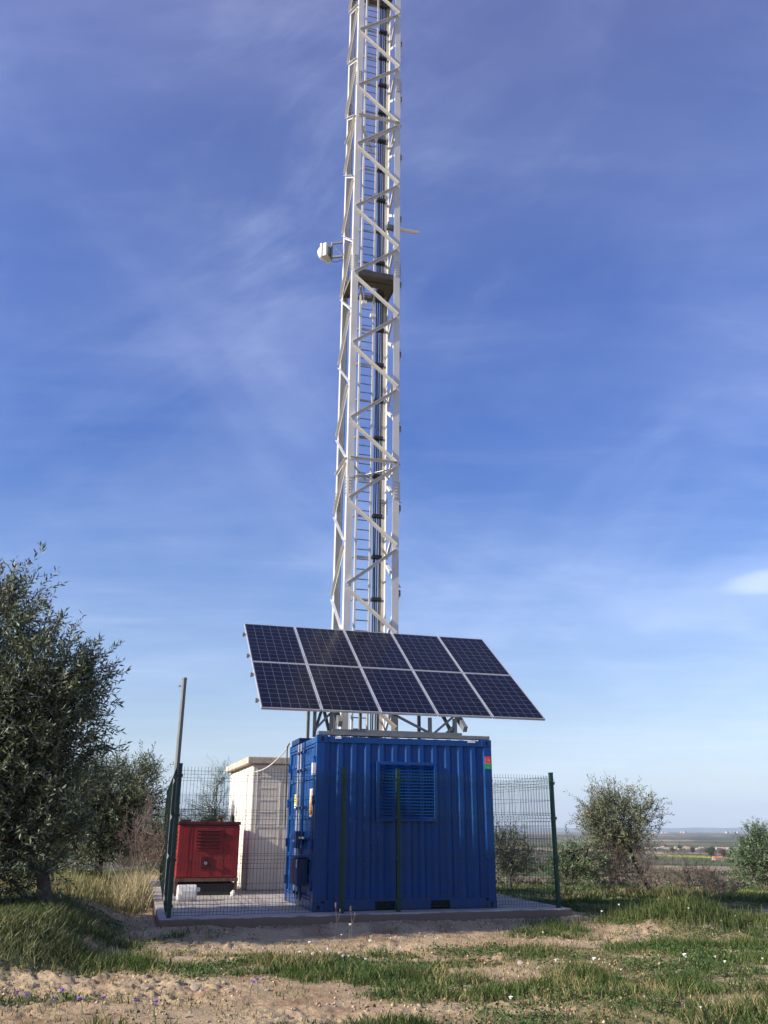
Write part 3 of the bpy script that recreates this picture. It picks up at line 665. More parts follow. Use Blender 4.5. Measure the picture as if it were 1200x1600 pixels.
for i in range(4):
    mb = MB(); y = (0.36, 1.28, 2.03, 2.95)[i]; q = tp(-0.035, y, -0.02); mb.box(q[0]-.02, q[0]+.02, q[1]-.03, q[1]+.02, q[2]-.05, q[2]+.02); mb.build('end_clamp', 'galv_dark', arr)

# ------------------------------------------------------------------ lattice tower
TB, TY, TS, TBay, TZ0 = (-0.867, 17.963, 0), 0.2668, 1.1918, 1.9416, 5.0251
tw = empty('lattice_tower', TB, (0, 0.0063, TY))
tag(tw, 'tall white square lattice mast with inner ladder rising behind the blue container', 'tower')
HT = 27.6
def lattice_leg(cx, cy, sx, sy):
    w, t_ = 0.15, 0.014; mb = MB()
    mb.box(min(cx, cx+sx*w), max(cx, cx+sx*w), min(cy, cy+sy*t_), max(cy, cy+sy*t_), -0.02, HT)
    mb.box(min(cx, cx+sx*t_), max(cx, cx+sx*t_), min(cy+sy*t_, cy+sy*w), max(cy+sy*t_, cy+sy*w), -0.02, HT)
    lg = mb.build('leg', 'white_steel', tw)
    for zc in (2.45, 8.30, 14.13, 19.95, 25.8):      # bolted splices
        sp = MB(); e_ = 0.011
        sp.box(min(cx+sx*.02, cx+sx*(w-.02)), max(cx+sx*.02, cx+sx*(w-.02)), min(cy-sy*e_, cy), max(cy-sy*e_, cy), zc-.22, zc+.22)
        sp.box(min(cx-sx*e_, cx), max(cx-sx*e_, cx), min(cy+sy*.02, cy+sy*(w-.02)), max(cy+sy*.02, cy+sy*(w-.02)), zc-.22, zc+.22)
        so = sp.build('splice_plate', 'white_steel', lg)
        bt = MB()
        for k in range(6):
            z = zc-.18+k*.072
            for q in (.05, .10):
                bt.box(cx+sx*q-.012, cx+sx*q+.012, *sorted((cy-sy*e_, cy-sy*(e_+.022))), z-.012, z+.012)
                bt.box(*sorted((cx-sx*e_, cx-sx*(e_+.03))), cy+sy*q-.012, cy+sy*q+.012, z-.012, z+.012)
                bt.box(cx+sx*q-.014, cx+sx*q+.014, *sorted((cy+sy*t_, cy+sy*(t_+.03))), z-.012, z+.012)
        bt.build('bolts', 'galv', so)
    return lg
lattice_leg(0, 0, 1, 1); lattice_leg(TS, 0, -1, 1); lattice_leg(0, TS, 1, -1); lattice_leg(TS, TS, -1, -1)
def angle(a, b, outn, w=0.066, t_=0.008, name='brace', flip=1):
    """angle bar a->b: one flange flat on the face, the other standing outward along its top edge"""
    a, b, outn = Vector(a), Vector(b), Vector(outn); d = (b-a); ln = d.length; d.normalize()
    up = outn.cross(d).normalized()
    if up.z < 0: up = -up
    mt = Matrix(((d.x, outn.x, up.x, a.x), (d.y, outn.y, up.y, a.y), (d.z, outn.z, up.z, a.z), (0, 0, 0, 1)))
    mb = MB(); mb.box(0, ln, 0, t_, -w/2, w/2, 0, mt); mb.box(0, ln, t_, w, w/2-t_, w/2, 0, mt)
    if mt.determinant() < 0: mb.f = [f_[::-1] for f_ in mb.f]
    return mb
BR = []
e = 0.055
for k in range(-1, 11):
    z0 = TZ0 + k*TBay; zm = z0 + TBay/2; z1 = z0 + TBay
    # front: right leg at z0, left leg at zm, right leg at z1
    BR += [((TS-e, 0, z0+.03), (e, 0, zm-.05), (0, -1, 0)), ((e, 0, zm+.05), (TS-e, 0, z1-.07), (0, -1, 0))]
    # left: front leg at z0, rear leg at zm
    BR += [((0, e, z0+.03), (0, TS-e, zm-.05), (-1, 0, 0)), ((0, TS-e, zm+.05), (0, e, z1-.07), (-1, 0, 0))]
    # right: rear leg at z0, front leg at zm
    BR += [((TS, TS-e, z0+.03), (TS, e, zm-.05), (1, 0, 0)), ((TS, e, zm+.05), (TS, TS-e, z1-.07), (1, 0, 0))]
for a, b2, n_ in BR[:98]:
    a, b2 = Vector(a), Vector(b2)
    angle(a, b2, n_).build('brace', 'white_steel', tw)
for zc in (TZ0+2*TBay+.04, TZ0+7*TBay+.04):
    for a, b2, n_ in (((e, 0, zc), (TS-e, 0, zc), (0, -1, 0)), ((0, e, zc), (0, TS-e, zc), (-1, 0, 0)), ((e, TS, zc), (TS-e, TS, zc), (0, 1, 0)), ((TS, e, zc), (TS, TS-e, zc), (1, 0, 0))):
        angle(a, b2, n_, w=.058).build('horizontal_strut', 'white_steel', tw)
    for a, b2 in (((.10, .10, zc-.05), (TS/2+.1, TS-.1, zc-.05)), ((TS-.1, .1, zc-.10), (.25, TS-.2, zc-.10))):
        mb = MB(); mb.bar(a, b2, .06, .012); mb.build('plan_brace', 'white_steel', tw)
for zc in (13.86, 24.05):       # working platforms with a ladder opening
    mb = MB(); hx0, hx1, hy0, hy1 = .32, .80, .56, 1.02
    mb.box(.02, TS-.02, .03, hy0, zc, zc+.03); mb.box(.02, hx0, hy0, TS-.02, zc, zc+.03); mb.box(hx1, TS-.02, hy0, TS-.02, zc, zc+.03); mb.box(hx0, hx1, hy1, TS-.02, zc, zc+.03)
    po = mb.build('platform', 'deck', tw)
    mb = MB(); mb.box(.02, TS-.02, .015, .03, zc-.06, zc+.09); mb.box(.15, TS-.15, .30, .34, zc-.05, zc); mb.box(TS-.03, TS-.016, .03, TS-.03, zc-.06, zc+.06); mb.box(.016, .03, .03, TS-.03, zc-.06, zc+.06); mb.build('platform_rim', 'deck', po)
# ladder
ld = MB(); lx0, lx1, ly = .37, .70, .62
ld.box(lx0-.022, lx0+.022, ly-.03, ly+.03, 0, HT-.4); lo = ld.build('ladder', 'white_steel', tw)
mb = MB(); mb.box(lx1-.022, lx1+.022, ly-.03, ly+.03, 0, HT-.4); mb.build('ladder_rail', 'white_steel', lo)
mb = MB(); mb.tube([(lx0, ly, 0), (lx1, ly, 0)], .012, 6); series(mb, 'rung', 'galv_dark', lo, [2.9 + .23*i for i in range(97)])
mb = MB(); mb.box(lx0-.05, lx1+.34, ly+.035, ly+.05, -.03, .03); mb.box(lx0-.06, lx0-.03, ly+.03, TS-.02, -.02, .02); series(mb, 'ladder_bracket', 'galv', lo, [1.05 + i*TBay/2 for i in range(27)])
cb = MB()
for x, y, r_ in ((.775, .60, .015), (.818, .61, .015), (.862, .60, .015), (.915, .61, .010), (.955, .66, .010)):
    pts = [(x+.006*math.sin(i*1.3+x*40), y, i*.97) for i in range(int((HT-.3)/.97)+1)]
    cb.tube(pts, r_, 6)
co_ = cb.build('cable_bundle', 'cable', tw)
mb = MB(); mb.box(.75, .97, .575, .64, -.035, .035); mb.box(.74, .78, .54, .66, -.05, .01); series(mb, 'cable_clamp', 'clamp', co_, [1.07 + i*TBay/2 for i in range(27)])
mb = MB(); mb.tube([(.13, TS-.17, 0), (.13, TS-.17, HT-3)], .009, 5); mb.build('earth_cable', 'cable', tw)
mb = MB(); mb.box(TS, TS+.045, .02, .05, -.02, .02); mb.box(TS+.03, TS+.05, .02, .06, -.12, 0); series(mb, 'step_lug', 'galv_dark', tw, [TZ0 + k*TBay + .97 for k in range(-1, 11)])
# two small lamps under the platform
for x, y, z in ((.40, .40, 13.28), (.66, .55, 13.05)):
    mb = MB(); mb.box(x-.06, x+.06, y-.05, y+.03, z-.05, z+.04); lm = mb.build('work_lamp', 'white_plastic', tw)
    mb = MB(); mb.tube([(x, y, z+.04), (x, y+.05, 13.80)], .012, 6); mb.build('lamp_arm', 'galv_dark', lm)

# radio unit on the left
au = empty('radio_unit', (-1.44, 19.05, 15.18), (0, 0, R(-30))); tag(au, 'small white boxy microwave radio on a bracket left of the mast', 'antenna')
mb = MB(); mb.box(-.10, .02, -.16, .16, -.20, .20); mb.build('housing', 'grey_plastic', au, bevel=.02)
mb = MB(); mb.box(-.16, -.105, -.19, .19, -.22, .20); mb.build('front_plate', 'white_plastic', au, bevel=.015)
mb = MB(); mb.tube([(-.16, 0, 0), (-.21, 0, 0), (-.26, 0, 0), (-.275, 0, 0)], [.18, .18, .15, .10], 20); mb.build('radome', 'white_plastic', au, smooth=False)
mb = MB(); mb.box(.02, .06, -.07, .07, -.14, .10); mb.tube([(.09, 0, -.24), (.09, 0, .26)], .024, 8); mb.build('mount', 'galv_dark', au)
mb = MB(); mb.bar((.09, 0, .22), (.36, .1, .22), .04, .04); mb.bar((.09, 0, -.20), (.36, .1, -.20), .05, .05); mb.bar((.09, 0, .18), (.34, .1, -.16), .02, .02); mb.build('bracket', 'galv_dark', au)
mb = MB(); mb.tube([(.03, 0, -.15), (.10, .02, -.33), (.22, .05, -.36), (.36, .1, -.30)], .009, 5); mb.build('cable', 'cable', au)
# horizontal tube antenna on the right
ta = empty('tube_antenna', (0.36, 18.45, 15.42), (0, 0, TY)); tag(ta, 'slim pale tube antenna pointing right from the mast', 'antenna')
mb = MB(); mb.tube([(-.38, 0, 0), (.50, 0, 0), (.515, 0, 0)], [.050, .050, .044], 14); mb.build('tube', 'white_plastic', ta, smooth=False)
mb = MB(); mb.box(-.32, -.14, -.05, .05, -.06, .06); mb.tube([(-.28, 0, -.16), (-.28, 0, .16)], .02, 8); mb.tube([(-.18, 0, -.12), (-.18, 0, .10)], .012, 8); mb.build('bracket', 'galv_dark', ta)

# ------------------------------------------------------------------ fence
P0, P1 = Vector((-2.98, 13.423, 0)), Vector((2.81, 15.364, 0))
du = (P1-P0).normalized(); FL = (P1-P0).length
dl = Vector((-.2405, .9707, 0))
fn = empty('mesh_fence', tuple(P0)); tag(fn, 'dark green welded wire mesh fence on posts round the concrete slab', 'fence')
def post(p):
    mb = MB(); mb.box(-.03, .03, -.03, .03, -.03, 2.06); mb.box(-.034, .034, -.034, .034, 2.06, 2.075)
    o = mb.build('post', 'green', fn, bevel=.004); o.location = p - P0; o.rotation_euler = (0, 0, UY)
    mb = MB(); mb.box(-.045, .045, -.040, -.031, -.02, .02); series(mb, 'panel_clip', 'green', o, (.15, .75, 1.35, 1.9))
def panel(a, b, offs=.045, top=2.03):
    d = (b-a); ln = d.length; d.normalize(); nrm = Vector((d.y, -d.x, 0))
    mb = MB(); w = .0042
    n = int(round((ln-.02)/.05)); folds = (0.12, 0.75, 1.35, 1.92)
    def off(z):
        for f_ in folds:
            if abs(z-f_) < .05: return (1-abs(z-f_)/.05)*.03
        return 0
    zs = [.03] + [z for f_ in folds for z in (f_-.05, f_, f_+.05)] + [top]
    mt = Matrix(((d.x, nrm.x, 0, 0), (d.y, nrm.y, 0, 0), (0, 0, 1, 0), (0, 0, 0, 1)))
    for i in range(n+1):
        x = .01 + i*(ln-.02)/n; k = len(mb.v)
        for z in zs:
            o_ = off(z) + offs
            for (p, q) in ((-w/2, -w/2), (w/2, -w/2), (w/2, w/2), (-w/2, w/2)): mb.v.append(tuple(mt @ Vector((x+p, o_+q, z))))
        for j in range(len(zs)-1):
            for m_ in range(4):
                a_ = k+j*4+m_; b_ = k+j*4+(m_+1) % 4; mb.f.append((a_, b_, b_+4, a_+4)); mb.m.append(0)
    hzs = sorted({round(z, 3) for z in list(np.arange(.03, 2.0, .2)) + [f_+s_ for f_ in folds for s_ in (-.05, 0, .05)]})
    for z in hzs:
        o_ = off(z) + offs + w; p = mt @ Vector((.0, o_, z)); q = mt @ Vector((ln, o_, z)); mb.bar(p, q, w, w)
    o = mb.build('mesh_panel', 'wire', fn); o.location = a - P0; return o
fp = [P0, P0+du*2.5, P0+du*3.39, P1]
for p in fp: post(p)
for a, b2 in zip(fp, fp[1:]): panel(a, b2)
lp = [P0 + dl*2.5*k for k in range(5)]; dr_ = Vector((-.318, .948, 0)); rp = [P1 + dr_*2.5*k for k in range(4)]; rp.append(lp[-1] + du*FL*.93)
for p in lp[1:] + rp[1:]: post(p)
for a, b2 in zip(lp, lp[1:]): panel(a, b2, offs=-.045)
for a, b2 in zip(rp, rp[1:]): panel(a, b2)
bk = [lp[-1] + du*x for x in (2.5, 4.4)]
for p in bk: post(p)
bks = [lp[-1]] + bk + [rp[-1]]
for a, b2 in zip(bks, bks[1:]): panel(a, b2)

# ------------------------------------------------------------------ red generator
gw, gd = 1.15, 1.75
ge = empty('generator', (-3.86, 17.69, 0), (0, 0, CY)); tag(ge, 'red diesel generator cabinet with black louvres on a dark skid', 'generator')
mb = MB(); mb.box(0, gw, 0, gd, .30, 1.24); body = mb.build('cabinet', 'red', ge, bevel=.02)
mb = MB(); mb.box(-.015, gw+.015, -.015, gd+.015, 1.24, 1.30); mb.build('lid', 'red_dark', body, bevel=.01)
mb = MB(); mb.box(.02, gw-.02, .02, gd-.02, .0, .05); mb.box(.03, gw-.03, .03, gd-.03, .05, .20)
mb.build('skid', 'soot', ge)
mb = MB(); mb.box(-.012, gw+.012, -.012, .05, .24, .30); mb.box(-.012, .05, .05, gd, .24, .298); mb.box(gw-.05, gw+.012, .05, gd, .24, .298)
for x in (0, gw-.05):
    for y in (0, gd-.05): mb.box(x, x+.05, y, y+.05, .0, .24)
mb.build('base_frame', 'rust', ge)
lv = MB(); lv.box(.33, .80, -.008, .004, .79, 1.17); lvo = lv.build('louvre_panel', 'red', ge)
for k in range(6):
    mb = MB(); z = .82+k*.060; mb.box(.35, .78, -.0105, -.006, z, z+.028); mb.build('louvre_slot', 'black_void', lvo)
mb = MB()
for k in range(6):
    z = .845+k*.060; mb.box(.345, .785, -.025, 0, -.003, .003, mt=Matrix.Translation((0, -.008, z)) @ Matrix.Rotation(R(30), 4, 'X'))
mb.build('louvre_blade', 'red_dark', lvo)
for x in (.27, .86):
    mb = MB(); mb.box(x-.003, x+.003, -.0025, .004, .32, 1.22); mb.build('door_seam', 'red_dark', body)
for z in (.45, 1.05):
    mb = MB(); mb.box(.872, .90, -.014, .002, z-.04, z+.04); mb.build('hinge', 'red_dark', body)
sd = MB()
for k in range(5): z = .80+k*.07; sd.box(-.006, .002, .12, .5, z, z+.035)
sd.build('side_louvre', 'black_void', body)
mb = MB(); mb.box(.44, .64, -.012, .004, .46, .67); pnl = mb.build('access_door', 'red_dark', ge, bevel=.004)
mb = MB(); mb.tube([(.54, -.012, .56), (.54, -.045, .56)], .028, 12); mb.build('door_lock', 'galv', pnl)
mb = MB(); mb.box(.02, .22, .05, .2, 1.30, 1.335); mb.box(.42, .70, .2, .5, 1.30, 1.33); mb.build('top_fitting', 'soot', ge)
mb = MB(); mb.tube([(1.02, .25, 1.30), (1.02, .25, 1.40)], .045, 12); mb.tube([(1.02, .25, 1.40), (1.02, .25, 1.43)], .03, 10); mb.build('exhaust_stub', 'soot', ge)
mb = MB(); mb.tube([(.80, .3, 1.30), (.80, .3, 1.36)], .04, 10); mb.box(.74, .88, .25, .35, 1.36, 1.42); mb.build('filler_cap', 'rust', ge, bevel=.01)
mb = MB(); mb.tube([(.40, .1, 1.30), (.42, .1, 1.36), (.50, .1, 1.37), (.56, .1, 1.30)], .012, 6); mb.build('lifting_loop', 'soot', ge)

# ------------------------------------------------------------------ hut
hy_ = .30
hu = empty('equipment_hut', (-2.74, 19.19, 0), (0, 0, hy_)); tag(hu, 'small cream walled hut with flat concrete roof beside the blue container', 'hut')
mb = MB(); mb.box(0, 2.3, 0, 3.3, 0, 2.46); wl = mb.build('wall', 'render_wall', hu, bevel=.03)
mb = MB(); mb.box(-.12, 2.42, -.10, 3.40, 2.46, 2.60); mb.build('roof', 'roof', hu, bevel=.015)
lz = [.30, .52, .80, 1.02, 1.26, 1.50, 1.74, 1.98, 2.2]
for k, z in enumerate(lz):      # shallow pressed mouldings on the front
    mb = MB(); mb.box(.16, .50, -.006, .004, z-.014, z+.010); mb.build('moulding', 'render_wall', wl)
mb = MB(); mb.box(.115, .125, -.006, .002, .0, 2.44); mb.box(.60, .612, -.006, .002, 0, 2.44); mb.box(.10, 2.2, -.008, .002, 1.20, 1.23); mb.build('wall_joint', 'render_wall', wl)
mb = MB(); mb.box(.84, 1.05, -.02, .002, 2.06, 2.10); mb.build('wall_bracket', 'rust', wl)
mb = MB(); mb.tube([(-.02, .55, 2.3), (-.02, .55, 1.2), (-.02, .55, .2)], .013, 6); mb.build('conduit', 'grey_plastic', wl)
# small white jug
jg = empty('plastic_canister', (-3.33, 16.47, 0), (0, 0, .32)); tag(jg, 'white plastic canister lying on the slab before the red generator', 'canister')
mb = MB(); mb.prism([(-.10, 0), (.12, 0), (.135, .10), (.10, .235), (.03, .265), (-.085, .25), (-.12, .12)], -.21, .12)
jb = mb.build('canister_body', 'white_plastic', jg, bevel=.025); jb.rotation_euler = (R(90), 0, R(90))
mb = MB(); mb.box(-.14, .08, -.13, -.119, .07, .17); mb.build('panel', 'white_plastic', jg, bevel=.004)
mb = MB(); mb.tube([(.12, 0, .18), (.175, 0, .18)], .035, 12); mb.build('cap', 'white_plastic', jg)
bl_ = MB(); bl_.tube([(0, 0, 0), (0, 0, .06), (0, 0, .10)], [.045, .05, .02], 10); bo = bl_.build('lamp_bulb_cap', 'white_plastic', None, loc=(-2.78, 17.75, 0.0)); bo.name = 'plastic_bottle'
tag(bo, 'tiny white bottle on the slab at the right foot of the red generator', 'bottle')
# leaning grey pole
mb = MB(); mb.tube([(0, 0, -.3), (0, 0, 1.6), (.01, 0, 3.62)], [.048, .046, .042], 10); pg = mb.build('grey_pole', 'galv_dark', None, loc=(-3.50, 15.5, 0.0)); tag(pg, 'plain grey metal pole standing just outside the left fence', 'pole')
mb = MB(); mb.tube([(.01, 0, 3.62), (.01, 0, 3.66)], .047, 10); mb.build('cap', 'galv_dark', pg)
mb = MB(); mb.box(-.08, -.04, -.01, .01, 3.50, 3.53); mb.build('hook', 'galv_dark', pg)
# cable from the hut to the container
a = Vector((-2.70, 19.1, 2.28)); b2 = Vector((-1.76, 16.80, 2.60)); pts = [a.lerp(b2, i/10) - Vector((0, 0, .10*math.sin(math.pi*i/10))) for i in range(11)]
mb = MB(); mb.tube(pts, .013, 6); tag(mb.build('overhead_cable', 'grey_plastic'), 'thin grey cable slung from the cream hut to the container roof', 'cable')
# ------------------------------------------------------------------ trees
def unit(v): return v / (np.linalg.norm(v, axis=-1, keepdims=True) + 1e-9)
def leaves(P, D, ln, wd, col, rng, droop=.0):
    """diamond leaves: base P, direction D"""
    n = len(P); D = unit(D); rnd = unit(rng.normal(size=(n, 3))); Sd = unit(np.cross(D, rnd)); Nn = np.cross(Sd, D)
    l = (ln*rng.uniform(.7, 1.25, n))[:, None]; w = (wd*rng.uniform(.8, 1.2, n))[:, None]
    m = P + D*l*.45 + Nn*l*.06
    V = np.stack([P, m + Sd*w/2, P + D*l, m - Sd*w/2], 1).reshape(-1, 3)
    Fv = (np.arange(n)*4)[:, None] + np.array([0, 1, 2, 3])
    return V, Fv, np.repeat(col, 4, 0)
def olive(name, base, lobes, ntwig, leaf, seed, label, cat='tree', group=None, trunk=None, cols=((.050,.070,.026), (.10,.125,.055)), twig=.34, nl=15, limbs=True, kind_bark='bark', up=.45, wfac=.24):
    rng = np.random.default_rng(seed); base = np.array(base, float)
    root = empty(name, tuple(base)); tag(root, label, cat, group)
    L_ = np.array(lobes, float); L_[:, :3] -= base
    vol = (L_[:, 3]*L_[:, 4]*L_[:, 5])**.8; pk = rng.choice(len(L_), ntwig, p=vol/vol.sum())
    d = unit(rng.normal(size=(ntwig, 3))); rr = rng.uniform(.15, 1, ntwig)**.5
    nb = 26*len(L_); bk = rng.choice(len(L_), nb, p=vol/vol.sum())      # clump centres, so gaps open between them
    cd_ = unit(rng.normal(size=(nb, 3))); cc = L_[bk, :3] + cd_*L_[bk, 3:6]*(rng.uniform(.1, 1, nb)**.45)[:, None]
    ci = rng.integers(0, nb, ntwig); sz = L_[bk[ci], 3:6].mean(1)*.24
    Pt = cc[ci] + rng.normal(size=(ntwig, 3))*sz[:, None]
    cen_ = L_[bk[ci], :3]; out = unit(Pt - cen_)
    D = unit(out*.75 + np.array([0, 0, up]) + rng.normal(size=(ntwig, 3))*.42)
    tl = twig*rng.uniform(.5, 1.35, ntwig)
    s = np.tile(np.linspace(.05, 1, nl), (ntwig, 1)); 
    bend = unit(rng.normal(size=(ntwig, 3)))*.18
    Lp = Pt[:, None] + D[:, None]*(s*tl[:, None])[..., None] + bend[:, None]*((s**2)*tl[:, None])[..., None]
    sd = unit(np.cross(D, unit(rng.normal(size=(ntwig, 3)))))
    al = np.arange(nl) % 4; sg = np.array([1, -1, 0, 0])[al]; sg2 = np.array([0, 0, 1, -1])[al]; s2 = np.cross(D, sd)
    Ld = D[:, None]*.8 + sd[:, None]*sg[None, :, None]*.75 + s2[:, None]*sg2[None, :, None]*.75 + rng.normal(size=(ntwig, nl, 3))*.18
    tone = (rng.uniform(0, 1, ntwig)[:, None]*.6 + rng.uniform(0, 1, (ntwig, nl))*.4)[..., None]
    c = np.array(cols[0])*(1-tone) + np.array(cols[1])*tone
    yv = (rng.uniform(0, 1, (ntwig, nl)) > .97)[..., None]; c = np.where(yv, np.array([.20, .17, .06]), c); yv = (rng.uniform(0, 1, (ntwig, nl)) > .90)[..., None]; c = np.where(yv, c*.5 + np.array([.11, .12, .09]), c)
    V, Fv, T = leaves(Lp.reshape(-1, 3), Ld.reshape(-1, 3), leaf, leaf*wfac, c.reshape(-1, 3), rng)
    bigmesh('crown', V, Fv, 'olive', root, T)
    # wood: trunk, limbs to clumps, twigs
    mb = MB(); tk = trunk or [(0, 0, -.15), (.05, 0, .5), (0, .02, 1.0)]
    tr_r = tk[-1][3] if len(tk[-1]) > 3 else .10
    if trunk: mb.tube([p[:3] for p in tk], [p[3] for p in tk], 9)
    top = np.array(tk[-1][:3], float)
    if limbs:
        for i in rng.choice(nb, min(nb, 60), replace=False):
            e_ = cc[i]; k = rng.uniform(.35, .65); mid = top*(1-k) + e_*k + rng.normal(size=3)*.12 - np.array([0, 0, .05])
            q = top*.85 + mid*.15
            mb.tube([tuple(top), tuple(q), tuple(mid), tuple(e_)], [tr_r*.42, tr_r*.36, tr_r*.2, .008], 5, caps=False)
    w_ = .0045
    for i in range(0, ntwig, 3):
        a = Pt[i]; b = Pt[i] + D[i]*tl[i] + bend[i]*tl[i]; b0 = a - D[i]*tl[i]*.7 - out[i]*.08
        mb.tube([tuple(b0), tuple(a), tuple(b)], [w_*1.5, w_, w_*.5], 3, caps=False)
    mb.build('trunk', kind_bark, root, smooth=True)
    return root
gz = lambda x, y: float(height(np.array([x]), np.array([y]), False)[0])
# big olive on the left
BIG = [(-5.75, 0, 2.45, 1.45, .80, 1.36), (-5.32, -.05, 3.70, .68, .52, .66), (-4.48, 0, 2.80, .68, .55, .70), (-4.50, -.1, 1.90, .74, .5, .67), (-5.8, 0, 1.36, 1.2, .5, .6), (-7.0, .1, 2.5, 1.2, .8, 1.45), (-4.50, -.1, 1.12, .62, .40, .40), (-4.05, 0, 2.25, .42, .4, .40), (-5.0, -.1, .78, .8, .4, .30), (-4.9, 0, 1.5, .8, .4, .6)]
BIG = [(x*1.052, 12.1+y, 1.167+(z-1.167)*1.052, a*1.05, b, c*1.05) for x, y, z, a, b, c in BIG]
olive('olive_tree', (-4.33, 12.15, gz(-4.33, 12.15)), BIG, 6600, .094, 3, 'large dark olive tree filling the left edge before the fence', trunk=[(-.05, 0, -.3, .12), (.05, .02, .10, .09), (-.02, .0, .38, .085), (-.30, .02, .68, .09), (-.75, 0, 1.0, .09)], twig=.36, nl=16, cols=((.040,.056,.022), (.088,.110,.050)))
# second olive behind it
olive('olive_tree', (-6.2, 20.8, gz(-6.2, 20.8)), [(-6.05, 20.8, 1.75, .80, .9, .90), (-5.55, 20.8, 2.0, .48, .6, .58), (-6.9, 20.9, 1.4, .9, .9, .9), (-5.7, 20.8, 1.2, .50, .5, .45), (-6.6, 20.7, .8, .8, .6, .5), (-7.4, 20.8, 1.9, .8, .8, .8)], 3000, .095, 5,
      'smaller olive tree between the big left olive and the grey pole', trunk=[(0, 0, -.2, .10), (-.05, 0, .4, .08), (0, 0, 1.0, .07)], twig=.32, nl=14)
# olive right of the fence
olive('olive_tree', (6.75, 24, gz(6.75, 24)-.05), [(6.02, 24, 1.50, .78, .75, .60), (6.65, 24.1, 1.55, .50, .5, .42), (5.62, 23.9, 1.20, .45, .5, .48), (6.2, 24, 2.0, .42, .4, .28), (5.9, 24, .75, .6, .6, .40)], 1200, .085, 9,
      'lone olive tree with a leaning trunk right of the fence', trunk=[(.10, 0, -.2, .075), (-.10, 0, .25, .06), (-.38, 0, .85, .05), (-.48, 0, 1.2, .05)], twig=.32, nl=12, cols=((.075,.085,.030), (.15,.165,.075)))
olive('olive_tree', (13.75, 33, gz(13.75, 33)-.05), [(13.3, 33, .38, .75, .7, .62), (13.05, 33, 1.05, .38, .4, .38), (14.0, 33, .40, .7, .7, .7), (12.75, 33, -.05, .48, .4, .42), (13.8, 33, -.35, .6, .5, .30)], 1150, .10, 13,
      'green bushy tree at the right edge with a crooked dark trunk', trunk=[(.20, 0, -.2, .08), (.05, 0, .3, .07), (-.1, 0, .7, .06)], twig=.30, nl=12, cols=((.045,.085,.028), (.095,.155,.055)), up=.6)
olive('olive_bush', (4.9, 23.5, gz(4.9, 23.5)), [(4.9, 23.5, .42, .55, .5, .42), (4.6, 23.5, .2, .5, .5, .35)], 420, .08, 15, 'low rounded green bush just right of the fence end post', 'bush', twig=.26, nl=12, cols=((.045,.085,.022), (.09,.15,.05)))
olive('olive_tree', (3.55, 26.5, gz(3.55, 26.5)), [(3.45, 26.5, .60, .45, .45, .62), (3.8, 26.5, .35, .38, .4, .4)], 430, .09, 17, 'small dark olive tree seen through the right-hand fence mesh', trunk=[(0, 0, -.2, .05), (0, 0, .3, .04), (0, 0, .6, .04)], twig=.3, nl=12, cols=((.04,.05,.018), (.09,.09,.045)))
olive('pine_tree', (-4.72, 25.5, gz(-4.72, 25.5)), [(-4.55, 25.5, 1.7, .40, .5, .75), (-4.9, 25.5, 1.25, .55, .6, .50), (-4.5, 25.5, 2.45, .18, .2, .35)], 640, .075, 19, 'bright green feathery tree behind the cream hut', trunk=[(0, 0, -.3, .06), (0, 0, .6, .05), (.1, 0, 1.3, .03)], twig=.32, nl=14, cols=((.035,.085,.02), (.08,.15,.035)), up=.2, wfac=.10)
olive('olive_bush', (-6.15, 26, gz(-6.15, 26)), [(-6.15, 26, 1.15, .45, .5, .45), (-6.2, 26, .6, .6, .5, .45)], 380, .08, 23, 'small green bush behind the left post of the fence', 'bush', twig=.26, nl=12, cols=((.045,.10,.025), (.09,.16,.045)))
# an olive behind and left of the viewer whose shade falls on the bottom right
olive('olive_tree', (-5.0, 3.2, gz(-5.0, 3.2)), [(-4.6, 3.3, 2.7, 1.7, 1.5, 1.0), (-3.4, 2.9, 2.6, 1.0, 1.0, .8), (-5.8, 3.4, 2.5, 1.2, 1.2, .8)], 1500, .09, 29, 'olive tree beside the camera shading the foreground grass', trunk=[(0, 0, -.2, .15), (.1, 0, .7, .12), (.2, 0, 1.4, .12)], twig=.40, nl=13)

def bare(name, base, h, n, seed, label, cat, spread=.5, mat_='twig', thick=.012, group=None, gen=3):
    rng = np.random.default_rng(seed); root = empty(name, base); tag(root, label, cat, group); mb = MB()
    def grow(p, d, l, r, g):
        k = 4; pts = [tuple(p)]; q = np.array(p, float); dd = np.array(d, float)
        for i in range(k):
            dd = unit(dd + rng.normal(size=3)*.18 + np.array([0, 0, .06])); q = q + dd*l/k; pts.append(tuple(q))
            if g > 0 and i >= 1:
                for _ in range(2 if g > 1 else 3): grow(q, unit(dd + rng.normal(size=3)*.6), l*rng.uniform(.4, .65), r*.6, g-1)
        mb.tube(pts, [r*(1-.6*i/k) for i in range(k+1)], 4, caps=False)
    for i in range(n):
        grow((rng.normal()*.12*spread, rng.normal()*.12*spread, -.05), unit(np.array([rng.normal()*spread, rng.normal()*spread, 1])), h*rng.uniform(.5, .8), thick, gen)
    mb.build('stems', mat_, root); return root
bare('bare_shrub', (-4.85, 19.4, gz(-4.85, 19.4)), 1.75, 4, 3, 'leafless grey shrub beside the left fence posts', 'shrub', spread=.32, thick=.014)
bare('bare_shrub', (-5.4, 20.0, gz(-5.4, 20.0)), 1.2, 4, 31, 'leafless brown shrub under the smaller left olive', 'shrub', spread=.45, thick=.010)
